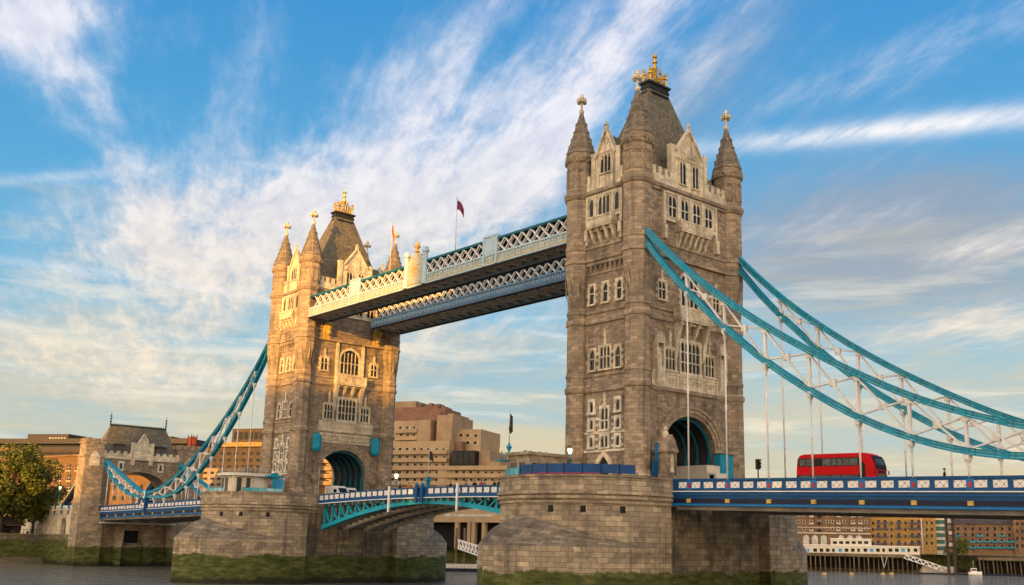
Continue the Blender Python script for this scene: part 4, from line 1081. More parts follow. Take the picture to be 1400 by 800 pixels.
# ------------------------------------------------------------------ abutment gatehouse on the far shore
def make_abutment():
    Y0, Y1 = 173.5, 181.0
    root = thing('abutment_gatehouse', (0, 177, 6.4), 'low stone gatehouse at the left end of the bridge with a slate roof', 'gatehouse')
    hw, zs, rise = 7.4, 17.6, 5.4
    ar = arch_poly(hw, zs, rise, 18)
    poly = [(-10.4, 12.8), (-hw, 12.8)]+list(reversed(ar))+[(hw, 12.8), (10.4, 12.8), (10.4, 26.0), (-10.4, 26.0)]
    mb = MB(); mb.prism(poly, Y0, Y1); mb.build('wall', 'granite', root)
    f = MB(); X = Matrix.Translation((0, Y0, 0)); f.X = X
    for w0, w1, dp in ((0, .5, .12), (.5, 1.1, .26)):
        a, b = arch_poly(hw+w0, zs, rise+w0, 18), arch_poly(hw+w1, zs, rise+w1, 18)
        for i in range(18): f.prism([a[i], b[i], b[i+1], a[i+1]], -dp, 0)
    f.build('arch_moulding', 'ashlar', root)
    for s_ in (-1, 1): window(root, X, s_*5.0+.1, .75, 23.5, 25.1, 1, (), quoin=.0, sur=.34, stone='paleband')
    # corner blocks with buttressed fronts
    for s_ in (-1, 1):
        mb = MB(); x = s_*11.9; YB = Y0+3.4
        mb.box(x-2.3, x+2.3, Y0-1.6, YB, 12.8, 26.4); mb.box(x-2.55, x+2.55, Y0-1.85, YB+.2, 26.0, 26.5); mb.box(x-2.15, x+2.15, Y0-1.4, YB-.1, 26.5, 29.6)
        mb.box(x-2.4, x+2.4, Y0-1.65, YB+.1, 29.3, 29.7); mb.box(x-2.45, x+2.45, Y0-1.75, YB+.1, 14.3, 14.9)
        for a in range(4):
            mb.box(x-2.35+a*1.28, x-2.35+a*1.28+.75, Y0-1.6, Y0-1.2, 29.7, 30.5)
        for a in range(3): mb.box(x-2.38, x-2.0, Y0-1.1+a*1.5, Y0-.3+a*1.5, 29.7, 30.5)
        b_ = mb.build('corner_tower', 'ashlar', root)
        mb = MB(); mb.box(x-1.2, x+1.2, Y0-1.85, Y0-1.6, 23.8, 25.8); mb.prism([(x-1.4, 25.8), (x+1.4, 25.8), (x+.9, 26.5), (x, 27.4), (x-.9, 26.5)], Y0-2.0, Y0-1.55); mb.build('chain_portal', 'portland', b_)
    # parapet, central gable and dormers
    mb = MB(); mb.box(-9.8, 9.8, Y0-.35, Y0+.25, 25.9, 26.3); mb.box(-9.8, 9.8, Y0-.2, Y0+.2, 26.3, 27.3)
    for i in range(12):
        u = -9.2+i*18.4/11
        if abs(u) > 2: mb.box(u-.45, u+.45, Y0-.2, Y0+.2, 27.3, 27.9)
    mb.build('parapet', 'portland', root)
    mb = MB(); mb.prism([(-2.2, 25.9), (2.2, 25.9), (2.2, 29.2), (1.5, 29.6), (0, 32.4), (-1.5, 29.6), (-2.2, 29.2)], Y0-.5, Y0+.4)
    for s_ in (-1, 1): mb.box(s_*2.3-.4, s_*2.3+.4, Y0-.75, Y0+.4, 24.6, 30.2)
    for s_ in (-1, 1): mb.beam((s_*1.7, Y0-.55, 29.5), (0, Y0-.55, 32.5), .5, .3)
    for q in range(9): a = q*2.1; mb.obox((.2*q**.5*math.cos(a)*1.0, Y0-.55, 28.3+.3*q**.5*math.sin(a)), (.16, 0, 0), (0, .08, 0), (0, 0, .16))
    mb.build('gable', 'portland', root)
    zr0, zr1 = 26.6, 34.4; A = [(-10.0, Y0+.5, zr0), (10.0, Y0+.5, zr0), (10.0, Y1-.2, zr0), (-10.0, Y1-.2, zr0)]; ym = (Y0+Y1)/2+.2
    B = [(-7.1, ym-.25, zr1), (7.1, ym-.25, zr1), (7.1, ym+.25, zr1), (-7.1, ym+.25, zr1)]
    mb = MB()
    for i in range(4): mb.face([A[i], A[(i+1) % 4], B[(i+1) % 4], B[i]])
    mb.face(B); rf = mb.build('roof', 'slate', root)
    mb = MB(); mb.box(-7.2, 7.2, ym-.3, ym+.3, zr1, zr1+.35)
    for i in range(28): mb.box(-7.1+i*.52, -6.85+i*.52, ym-.1, ym+.1, zr1+.35, zr1+.6)
    mb.build('ridge_cresting', 'lead', rf)
    for s_ in (-1, 1):
        mb = MB(); mb.tube([(s_*7.1, ym, zr1), (s_*7.1, ym, zr1+3.4)], [.16, .05], 6)
        for q in (1.0, 1.7, 2.4): mb.lathe(s_*7.1, ym, [(zr1+q-.2, .05), (zr1+q, .3), (zr1+q+.2, .05)], 6)
        mb.build('ridge_finial', 'lead', rf)
        mb = MB(); u = s_*5.2; mb.box(u-1.1, u+1.1, Y0+.6, Y0+3.0, 27.4, 29.4); d_ = mb.build('dormer', 'slate', rf)
        mb = MB(); mb.box(u-.8, u+.8, Y0+.5, Y0+.6, 27.9, 29.1); mb.build('dormer_window', 'glass', d_)
        mb = MB(); mb.prism([(Y0+.3, 29.3), (Y0+3.2, 30.4), (Y0+3.2, 29.3)], u-1.3, u+1.3, axis='x'); mb.build('dormer_roof', 'lead', d_)
    # river base under the deck
    mb = MB(); mb.box(-14.3, -8.4, Y0-1.7, Y0+3.5, -3, 12.79); mb.box(8.4, 14.3, Y0-1.7, Y0+3.5, -3, 12.79); mb.box(-8.4, 8.4, Y0+1.2, Y1, -3, 12.79)
    mb.box(-4.6, -2.6, Y0-.6, Y0+1.2, -3, 9.5); mb.box(2.6, 4.6, Y0-.6, Y0+1.2, -3, 9.5); mb.box(-8.4, 8.4, Y0+.2, Y0+1.19, -3, 5.5)
    mb.prism([(-4.8, Y0+.19), (-3.6, Y0-2.6), (-2.4, Y0+.19)], -3, 5.9, axis='z')
    mb.build('abutment_base', 'pier', root)
    mb = MB(); mb.box(-1.8, 1.6, Y0+1.05, Y0+1.19, 5.6, 8.6); mb.build('base_opening', 'black', root)
    return root
make_abutment()
# service gantry slung under the side span
t = thing('service_gantry', (0, 171, 11), 'white maintenance gantry slung below the left side span', 'gantry')
mb = MB(); mb.beam((-9.5, 171, 10.3), (9, 171, 10.3), .3, .3); mb.beam((-9.5, 170, 10.3), (9, 170, 10.3), .2, .2); mb.build('beam', 'white', t)
for x in (-8.5, -4, 0, 4, 8): mb = MB(); mb.tube([(x, 171, 10.3), (x, 171, 12.0)], .06, 5); mb.build('hanger', 'white', t)
# tie girder on the land side
t = thing('anchor_tie', (-9.3, 192, 6.4), 'dark blue sloping tie girder left of the abutment with a white edge', 'tie girder')
mb = MB(); mb.beam((-9.3, 181.5, 24.3), (-9.3, 207, 9.5), .9, 1.5); mb.build('tie_beam', 'navy', t); mb = MB(); mb.beam((-9.65, 181.4, 25.2), (-9.65, 207, 10.4), .5, .3); mb.build('tie_flange', 'wkblue', t)
t2 = copy_thing(t, (9.3, 192, 6.4), label='dark blue sloping tie girder seen through the abutment arch')
# approach viaduct north of the abutment
t = thing('approach_viaduct', (0, 230, 6.4), 'pale stone approach viaduct with a dark arch behind the riverside terrace', 'viaduct')
mb = MB(); arc = arch_poly(2.0, 9.4, 2.0, 10); base = 6.0
# west wall along the road with one open arch near the abutment
P = [(177.1, base), (189.0-2.0, base)]+[(189.0-h, z) for h, z in arc]+[(189.0+2.0, base), (300, base), (300, 13.3), (177.1, 13.3)]
mb.prism(P, -12.0, -11.0, axis='x'); mb.box(-11.0, 12.2, 181.1, 300, 12.3, 12.7); mb.box(-12.3, -10.8, 177.1, 300, 13.3, 13.6); mb.build('wall', 'portland', t)
mb = MB(); mb.box(-10.95, -10.7, 186.5, 191.5, base, 12.2); mb.build('arch_shadow_wall', 'tunnel', t)  # dark sheet standing in for the shade inside the arch
mb = MB()
for s_ in (-1,):
    mb.box(-11.95, -11.75, 177.1, 300, 13.7, 14.5)
pp = mb.build('parapet', 'wkblue', t)
for i in range(18):
    mb = MB(); y = 181+i*5.2; mb.box(-12.15, -11.6, y-.35, y+.35, 12.3, 15.2); mb.build('parapet_post', 'blue', t)

# ------------------------------------------------------------------ things standing on the bridge
MT['busglass'] = simple('bus_window_glass', (.06, .07, .078), .2, 0, .6, 2.0, .16)
MT['busdark'] = simple('bus_dark_band', (.010, .010, .012), .4, 0, .2, .6, .12)
MT['chrome'] = simple('lamp_glass', (.7, .7, .68), .15)
MT['hutstone'] = masonry('hut_stone', (.40, .33, .24), (.33, .27, .2), (.25, .2, .15), .9, .4, .01, .25, .2)
MT['hoard'] = simple('blue_hoarding', (.012, .062, .19), .55, 0, .2, .8)
MT['hoardred'] = simple('magenta_strip', (.30, .03, .09), .55, 0, .2, .8)
MT['canopy'] = simple('kiosk_canopy', (.66, .62, .52), .5, 0, .08, .5)
MT['kiosk'] = simple('kiosk_panel', (.66, .55, .42), .6, 0, .1, .5)
MT['poster'] = simple('printed_poster', (.40, .26, .26), .5, 0, .9, .9)
MT['posterblue'] = simple('blue_poster', (.05, .30, .60), .5, 0, .4, .6)
MT['tealglass'] = simple('teal_glass_rail', (.10, .36, .42), .2, 0, .15, .5)
MT['vanwhite'] = simple('van_white_paint', (.78, .76, .72), .3, 0, .05, .6)
MT['cream'] = simple('cream_panel', (.66, .58, .46), .5, 0, .08, .5)
MT['redlamp'] = simple('red_lens', (.5, .05, .04), .3)

def wheel(root, x, y, z, r, w_, side):
    mb = MB(); mb.prism([(y+r*math.cos(R(a)), z+r*math.sin(R(a))) for a in range(0, 360, 18)], x-w_/2, x+w_/2, axis='x'); wh = mb.build('wheel', 'black', root)
    mb = MB(); mb.prism([(y+r*.55*math.cos(R(a)), z+r*.55*math.sin(R(a))) for a in range(0, 360, 30)], x+side*(w_/2+.001) if side < 0 else x+w_/2+.001, x+side*(w_/2+.03), axis='x'); mb.build('rim', 'chrome', wh)
def make_bus(xc, yf, zr, pitch):
    """front at yf facing -y; zr the road height"""
    t = thing('double_decker_bus', (0, 0, 0), 'red double decker bus crossing the right side span', 'bus')
    L, W_, H = 10.2, 2.45, 4.38; x0, x1 = xc-W_/2, xc+W_/2; y0 = 0
    BASEL = Vector((0, 0, 0))
    # rounded profile in (y, z): front raked and curved, back rounded
    def prof(i):
        fr = [(.30, .35), (.06, 1.0), (.0, 1.9), (.05, 2.5), (.22, 3.2), (.55, 3.85), (1.0, 4.2), (1.6, 4.36)]
        bk = [(L-1.0, 4.34), (L-.45, 4.2), (L-.18, 3.8), (L-.06, 3.0), (L, 1.6), (L-.02, .45)]
        k = i
        return [(y+(k*.5 if z > 1 and y < 5 else 0)*0, z) for y, z in fr+bk]
    P = prof(0)
    mb = MB(); cy_ = L/2; cz_ = 2.2
    xs = [(x0, .94, 1.0), (x0+.10, .985, 1.0), (x0+.35, 1.0, 1.0), (x1-.35, 1.0, 1.0), (x1-.10, .985, 1.0), (x1, .94, 1.0)]
    rows = []
    for x, k, _ in xs: rows.append([(x, cy_+(y-cy_)*(1-(1-k)*.5), .35+(z-.35)*(1-(1-k)*.55)) for y, z in P])
    for a, b in zip(rows, rows[1:]):
        for i in range(len(P)-1): mb.face([a[i], a[i+1], b[i+1], b[i]], smooth=True)
        mb.face([a[-1], a[0], b[0], b[-1]])
    mb.face(list(rows[0])); mb.face(list(reversed(rows[-1])))
    body = mb.build('body', 'busred', t)
    for sx, x, o in ((-1, x0, -1), (1, x1, 1)):
        xa, xb = (x-.02, x-.004) if o < 0 else (x+.004, x+.02)
        mb = MB(); mb.box(xa, xb, 2.05, L-.35, 2.92, 3.86); mb.box(xa, xb, 1.55, L-.2, .95, 1.98)
        mb.box(xa, xb, 1.25, 2.0, 1.0, 2.95)
        if o < 0: mb.prism([(1.25, 2.95), (2.0, 2.95), (2.04, 3.86), (1.9, 3.86)], xa, xb, axis='x')
        band = mb.build('window_band', 'busdark', body)
        xa, xb = (x-.035, x-.021) if o < 0 else (x+.021, x+.035)
        for a, b in ((2.2, 3.15), (3.25, 4.05), (4.15, 4.75), (4.85, 5.35), (5.45, 6.6), (8.1, 8.75), (8.85, L-.55)):
            mb = MB(); mb.box(xa, xb, a, b, 3.0, 3.74); mb.build('upper_window', 'busglass', band)
        for a, b in ((2.2, 3.1), (3.2, 4.3), (4.4, 5.5), (5.6, 6.7), (6.8, 7.9), (8.1, L-.45)):
            mb = MB(); mb.box(xa, xb, a, b, 1.05, 1.9); mb.build('lower_window', 'busglass', band)
        for yw in (2.0, L-2.7): wheel(t, x+.14 if o < 0 else x-.14, yw, .48, .48, .28, o)
    # front glass
    mb = MB()
    fp = [(.0-.01, 1.0), (-.02, 1.9)]
    mb.prism([(-.03, 1.15), (.02, 1.15), (.02, 2.05), (-.05, 2.05)], x0+.2, x1-.2, axis='x'); mb.build('windscreen', 'busglass', body)
    mb = MB(); mb.prism([(-.0, 2.55), (.2, 2.5), (.5, 3.7), (.75, 3.98), (.62, 4.02), (.36, 3.72), (.12, 3.15)], x0+.16, x1-.16, axis='x'); uw = mb.build('upper_windscreen', 'busdark', body)
    mb = MB(); mb.prism([(.075, 3.05), (.13, 3.0), (.40, 3.66), (.33, 3.70)], x0+.28, x1-.28, axis='x'); mb.build('glass', 'busglass', uw)
    mb = MB(); mb.box(x0+.5, x1-.5, -.03, .02, 2.14, 2.42); mb.build('destination_blind', 'busdark', body)
    for s_ in (-1, 1):
        mb = MB(); mb.box(xc+s_*.9-.2, xc+s_*.9+.2, .0, .2, .72, .9); mb.build('headlight', 'chrome', body)
        mb = MB(); mb.beam((xc+s_*1.2, .3, 2.6), (xc+s_*1.42, .02, 2.45), .05, .05); mb.box(xc+s_*1.42-.06, xc+s_*1.42+.06, -.06, .02, 2.05, 2.45); mb.build('wing_mirror', 'black', body)
    t.location = (0, yf, zr); t.rotation_euler = (pitch, 0, 0)
    return t
make_bus(2.45, -30.5, ZS(30.5)-1.05, math.atan(.0232))

def make_van(x, yf, zr, label, facing=-1, L=5.4, H=2.35, W_=1.95, box=False, paint='vanwhite'):
    t = thing('delivery_van' if not box else 'box_lorry', (0, 0, 0), label, 'van' if not box else 'lorry')
    x0, x1 = -W_/2, W_/2
    if box:
        pr_ = [(0, .5), (0, 1.5), (.35, 2.3), (1.5, 2.4), (1.5, .5)]
    else: pr_ = [(0, .4), (0, 1.0), (.75, 1.2), (1.5, 2.1), (1.9, H-.05), (2.3, H), (L-.1, H), (L, H-.2), (L, .4)]
    mb = MB(); n = len(pr_)
    rows = [[(x, y, .4+(z-.4)*k) for y, z in pr_] for x, k in ((x0, .96), (x0+.12, 1), (x1-.12, 1), (x1, .96))]
    for a, b in zip(rows, rows[1:]):
        for i in range(n): mb.face([a[i], a[(i+1) % n], b[(i+1) % n], b[i]])
    mb.face(rows[0]); mb.face(list(reversed(rows[-1])))
    b_ = mb.build('body', paint, t)
    if box:
        mb = MB(); mb.box(x0-.12, x1+.12, 1.6, L, .9, H); mb.box(x0-.14, x1+.14, 1.58, L+.02, H-.08, H+.02); mb.build('cargo_box', paint, t)
        mb = MB(); mb.box(x0+.3, x1-.3, 1.5, L, .5, .85); mb.build('chassis', 'black', t)
        mb = MB(); mb.beam((0, .13, 1.55), (0, .38, 2.25), W_-.3, .05, up=(0, 1, 0)); mb.build('windscreen', 'glass', b_)
    else:
        mb = MB(); mb.beam((0, .80, 1.27), (0, 1.47, 2.05), W_-.3, .06, up=(0, 1, 0)); mb.build('windscreen', 'glass', b_)
    for s_ in (-1, 1):
        mb = MB(); xx = s_*(W_/2+.005); mb.box(min(xx, xx-s_*.03), max(xx, xx-s_*.03)+.0, (1.6 if not box else .6), (2.7 if not box else 1.3), 1.25 if not box else 1.5, 1.85 if not box else 2.1); mb.build('side_window', 'glass', b_)
        for yw in (.95, L-1.2): wheel(t, s_*(W_/2-.12), yw, .34, .34, .22, s_)
        mb = MB(); mb.box(s_*.7-.16, s_*.7+.16, -.02, .05, .75, .95); mb.build('headlight', 'chrome', b_)
    t.location = (x, yf, zr)
    if facing > 0: t.rotation_euler = (0, 0, math.pi)
    return t
make_van(-2.1, 71.5, 14.4, 'white delivery van coming out of the far tower portal on its left', H=2.45)
make_van(1.9, 74.5, 14.3, 'white delivery van deeper inside the far tower portal', H=2.5)
make_van(1.2, -10.0, 14.05, 'cream box lorry stopped in front of the nearer tower portal', L=7.0, H=3.3, W_=2.3, box=True, paint='cream')
make_van(-4.2, 152, ZN(70)-1.05, 'small white van on the left side span by the abutment', H=2.2)

# traffic light on the side span
x, y = -8.0, -21.9; zb = ZS(21.9)-1.0
t = thing('traffic_light', (x, y, zb), 'black traffic light on a pole beside the nearer tower', 'traffic light')
mb = MB(); mb.tube([(x, y, zb), (x, y, zb+2.6)], .07, 8); mb.build('pole', 'black', t)
mb = MB(); mb.box(x-.2, x+.2, y-.18, y+.18, zb+2.0, zb+3.1); hd = mb.build('signal_head', 'black', t)
for k in range(3):
    mb = MB(); mb.lathe(x, y-.30, [(zb+2.12+k*.34, .02), (zb+2.2+k*.34, .12), (zb+2.3+k*.34, .12), (zb+2.38+k*.34, .02)], 8); mb.build('signal_lens', 'redlamp' if k == 2 else 'busdark', hd)
    mb = MB(); mb.box(x-.17, x+.17, y-.42, y-.18, zb+2.36+k*.34, zb+2.40+k*.34); mb.build('hood', 'black', hd)
# stone hut on the nearer pier
zp = 14.0; hx0, hx1, hy0, hy1 = -18.3, -11.8, 4.2, 8.0
t = thing('control_cabin', ((hx0+hx1)/2, 6, zp), 'flat roofed stone control cabin on the nearer pier', 'cabin')
mb = MB(); mb.box(hx0, hx1, hy0, hy1, zp, 17.95); w_ = mb.build('wall', 'hutstone', t)
mb = MB(); mb.box(hx0-.35, hx1+.35, hy0-.35, hy1+.35, 17.95, 18.2); mb.box(hx0-.15, hx1+.15, hy0-.15, hy1+.15, 18.2, 18.35); mb.build('flat_roof', 'hutstone', t)
mb = MB(); mb.box(hx0+.9, hx0+1.9, hy0-.04, hy0+.02, zp, 17.0); mb.build('door', 'lead', t)
for a, b in ((2.9, 3.5), (4.5, 5.6)): mb = MB(); mb.box(hx0+a, hx0+b, hy0-.04, hy0+.02, 15.7, 17.1); mb.build('window', 'glass', t)
for a, b in ((.5, 1.5), (2.0, 3.2)): mb = MB(); mb.box(hx0-.04, hx0+.02, hy0+a, hy0+b, 15.2, 17.1); mb.build('window', 'glass', t)
mb = MB()
for a in (1.2, 2.0, 3.6, 4.6): mb.lathe(hx0+a, 6, [(18.35, .16), (18.55, .2), (18.65, .05)], 6)
mb.build('roof_fitting', 'lead', t)
t = thing('signal_mast', (-17.9, 8.2, 14), 'teal signal mast with a drooping dark flag and small railed platform beside the stone cabin', 'mast')
mb = MB(); mb.tube([(-17.9, 8.2, 14), (-17.9, 8.2, 19.6)], [.16, .14], 8); mb.lathe(-17.9, 8.2, [(18.7, .18), (19.1, .35), (19.3, .2)], 8); p_ = mb.build('mast_base', 'teal', t)
mb = MB(); mb.tube([(-17.9, 8.2, 19.6), (-17.9, 8.2, 24.2)], [.07, .04], 6); mb.build('pole', 'pole', t)
mb = MB(); mb.face([(-17.86, 8.2, 23.3), (-17.5, 8.1, 22.9), (-17.52, 8.0, 21.0), (-17.8, 8.15, 20.7)]); mb.face([(-17.86, 8.2, 23.3), (-18.0, 8.05, 22.9), (-18.1, 8.1, 21.2), (-17.8, 8.15, 20.7)]); mb.build('flag', 'lead', t)
mb = MB(); mb.box(-19.6, -17.5, 7.7, 8.7, 17.3, 17.45)
for xx in (-19.55, -18.9, -18.2): mb.tube([(xx, 7.75, 17.45), (xx, 7.75, 18.3)], .03, 4)
mb.beam((-19.6, 7.75, 18.3), (-17.8, 7.75, 18.3), .05, .05); mb.build('platform', 'teal', t)
# glass balustrade at the left of the platform
def arcrail(cx, cy, r, a0, a1, z0, z1, n, label, m1, m2):
    P = arcpts(cx, cy, r, a0, a1, n); t = thing('balustrade', (P[0][0], P[0][1], z0), label, 'railing')
    for i in range(n):
        p, q = P[i], P[i+1]; mb = MB(); mb.beam((*p, (z0+z1)/2), (*q, (z0+z1)/2), .04, z1-z0-.1); mb.build('glass_panel', m1, t)
    mb = MB()
    for p in P: mb.box(p[0]-.05, p[0]+.05, p[1]-.05, p[1]+.05, z0, z1+.05)
    for p, q in zip(P, P[1:]): mb.beam((*p, z1), (*q, z1), .08, .06)
    mb.build('rail', m2, t); return t
arcrail(-12, 0, 10.1, 128, 172, 15.15, 16.1, 6, 'teal glass balustrade left of the blue hoarding', 'tealglass', 'teal')
arcrail(-12, 82.3, 10.2, 168, 258, 15.15, 15.75, 12, 'teal glass balustrade round the kiosk on the far pier', 'tealglass', 'teal')
# blue hoarding along the parapet
P = arcpts(-12, 0, 10.0, 173, 257, 7); t = thing('hoarding', (-20, -4, 14), 'blue fabric hoarding with a red foot along the nearer pier parapet', 'hoarding')
for i in range(7):
    p, q = Vector((*P[i], 0)), Vector((*P[i+1], 0)); e = (q-p).normalized()*.06
    mb = MB(); mb.beam(p+e+Vector((0, 0, 15.85)), q-e+Vector((0, 0, 15.85)), .06, 1.0); mb.build('panel', 'hoard', t)
    if i < 5: mb = MB(); mb.beam(p+e+Vector((0, 0, 15.24)), q-e+Vector((0, 0, 15.24)), .07, .2); mb.build('red_foot', 'hoardred', t)
    mb = MB(); mb.box(p.x-.05, p.x+.05, p.y-.05, p.y+.05, 14, 16.45); mb.build('post', 'navy', t)
# lamp standard at the west door
def lamp(x, y, z0, z1, label, col='teal'):
    t = thing('lamp_post', (x, y, z0), label, 'lamp post')
    mb = MB(); mb.lathe(x, y, [(z0, .28), (z0+.5, .26), (z0+.6, .14), (z1-.9, .09), (z1-.85, .2), (z1-.75, .1)], 8); mb.build('post', col, t)
    mb = MB(); mb.beam((x-.5, y, z1-1.3), (x+.5, y, z1-1.3), .06, .06); mb.build('ladder_bar', col, t)
    mb = MB(); mb.lathe(x, y, [(z1-.75, .14), (z1-.3, .30), (z1-.1, .28), (z1, .1)], 8); ln = mb.build('lantern', 'lampglow', t)
    mb = MB(); mb.lathe(x, y, [(z1-.02, .30), (z1+.15, .16), (z1+.35, .03)], 8); mb.build('lantern_cap', 'lead', ln); return t
lamp(-11.0, 4.55, 14.0, 19.3, 'lit globe lamp post beside the nearer tower west door')
p = at(541, 670, x=-6.7); lamp(-6.7, p.y, 14.4, 17.9, 'lit globe lamp post on the bascule near the far tower')
# buttress shrine at the portal and its gates
t = thing('portal_shrine', (-7.0, -7.9, 14), 'weathered stone shrine with pinnacle left of the nearer road portal', 'stone shrine')
mb = MB(); x, y = -6.9, -7.9
mb.box(x-1.0, x+1.0, y-.9, y+2.0, 14, 15.6); mb.box(x-.8, x+.8, y-.7, y+2.0, 15.6, 18.4); mb.box(x-1.05, x+1.05, y-.95, y+2.0, 18.4, 18.75)
for e in (-1, 1): mb.box(x+e*.75-.12, x+e*.75+.12, y-.82, y-.5, 15.6, 18.4)
mb.prism([(x-1.05, 18.75), (x+1.05, 18.75), (x+.5, 19.9), (x, 20.5), (x-.5, 19.9)], y-.9, y+1.9)
mb.build('pedestal', 'ashlar', t)
mb = MB(); mb.lathe(x, y+.2, [(20.1, .3), (20.5, .42), (20.9, .30), (21.05, .18), (21.25, .26), (21.5, .2), (21.6, .03)], 8); mb.build('finial', 'portland', t)
mb = MB(); mb.lathe(x, y-.75, [(16.0, .3), (17.0, .22), (17.4, .30), (17.7, .12), (17.9, .17), (18.1, .12)], 8); mb.build('carved_figure', 'portland', t)
t = thing('portal_gate', (-8.0, -7.3, 14), 'dark blue gate with a raised tip between the tower corner and the stone shrine', 'gate')
mb = MB(); mb.box(-8.75, -7.85, -7.35, -7.2, 14, 17.3); mb.build('leaf', 'blue', t); mb = MB(); mb.box(-8.15, -7.85, -7.4, -7.15, 17.3, 19.6); mb.build('gate_post', 'bluelight', t)
t = thing('portal_kiosk', (5.9, -6.9, 14), 'flat teal cabinet at the right foot of the nearer portal', 'cabinet')
mb = MB(); mb.box(4.1, 6.7, -7.2, -6.2, 14, 19.0); b_ = mb.build('cabinet', 'teal', t); mb = MB(); mb.box(4.0, 6.8, -7.3, -6.1, 19.0, 19.12); mb.build('cabinet_top', 'tealdark', b_)
for k in range(2): mb = MB(); mb.box(4.25+k*1.25, 5.3+k*1.25, -7.24, -7.2, 14.4, 18.7); mb.build('cabinet_door', 'teal', b_)
# glazed kiosk on the far pier
kx, ky = -17.2, 78.0
t = thing('glazed_kiosk', (kx, ky, 14), 'glazed visitor kiosk with a white rounded canopy on the far pier', 'kiosk')
def rrect(x0, x1, y0, y1, r): return arcpts(x0+r, y0+r, r, 180, 270, 6)+arcpts(x1-r, y0+r, r, 270, 360, 6)+arcpts(x1-r, y1-r, r, 0, 90, 6)+arcpts(x0+r, y1-r, r, 90, 180, 6)
rr = rrect(-21.6, -12.6, 75.6, 81.4, 2.4)
mb = MB(); wall_loop(mb, rr, 14, 17.7); mb.face([(*p, 17.7) for p in rr]); w_ = mb.build('wall', 'kiosk', t)
c2_ = rrect(-22.5, -12.0, 74.7, 82.3, 3.0)
mb = MB(); wall_loop(mb, c2_, 17.72, 18.2); mb.face([(*p, 18.2) for p in c2_]); mb.face([(*p, 17.72) for p in reversed(c2_)]); mb.build('canopy', 'canopy', t)
for a, b in ((-20.9, -20.1), (-19.2, -18.5)): mb = MB(); mb.box(a, b, 75.5, 75.6, 15.0, 17.4); mb.build('window', 'glass', t)
for a, b in ((77.6, 78.5), (79.0, 79.9)): mb = MB(); mb.box(-21.68, -21.58, a, b, 15.0, 17.4); mb.build('window', 'glass', t)
for a in (-21.9, -18.0, -15.2, -12.5): mb = MB(); mb.tube([(a, 75.1, 14), (a, 75.1, 17.72)], .09, 6); mb.build('column', 'canopy', t)
mb = MB(); mb.box(-17.9, -16.0, 75.48, 75.59, 15.2, 17.4); mb.build('door_panel', 'canopy', t)
mb = MB(); mb.box(-15.4, -14.0, 75.0, 75.1, 14.3, 17.2); mb.build('poster_board', 'poster', t); mb = MB(); mb.box(-13.9, -12.6, 74.9, 75.0, 14.3, 17.5); mb.build('blue_board', 'posterblue', t)
mb = MB()
for i in range(9):
    x = -21+i*1.0; mb.tube([(x, 75.0, 18.2), (x, 75.0, 19.1)], .035, 4)
mb.beam((-21, 75.0, 19.1), (-13, 75.0, 19.1), .05, .05); mb.beam((-21, 75.0, 18.7), (-13, 75.0, 18.7), .04, .04); mb.build('roof_rail', 'pole', t)
t = thing('navigation_signal', (-15.3, 73.2, 14), 'teal T shaped navigation signal post in front of the kiosk', 'signal post')
mb = MB(); mb.box(-15.6, -15.1, 72.9, 73.4, 14, 17.8); mb.build('post', 'teal', t); mb = MB(); mb.box(-16.9, -13.8, 72.7, 73.6, 17.6, 17.9); mb.box(-15.9, -14.8, 72.9, 73.5, 17.9, 18.3); mb.build('signal_deck', 'teal', t)
t = thing('deck_mast', (-7.9, 46.5, 15.6), 'teal based flag mast with a dark flag just right of the far tower', 'mast')
my = at(585, 660, x=-6.25).y; mb = MB(); mb.box(-6.5, -6.0, my-.25, my+.25, 14.4, 17.2); mb.box(-6.8, -5.7, my-.5, my+.5, 16.6, 16.75); mb.build('mast_base', 'teal', t); mb = MB(); mb.tube([(-6.25, my, 17.2), (-6.25, my, 21.5)], [.08, .04], 6); mb.build('pole', 'pole', t)
mb = MB(); mb.face([(-6.2, my, 21.2), (-5.8, my-.3, 20.9), (-5.6, my-.4, 19.4), (-6.2, my, 19.9)]); mb.build('flag', 'lead', t)

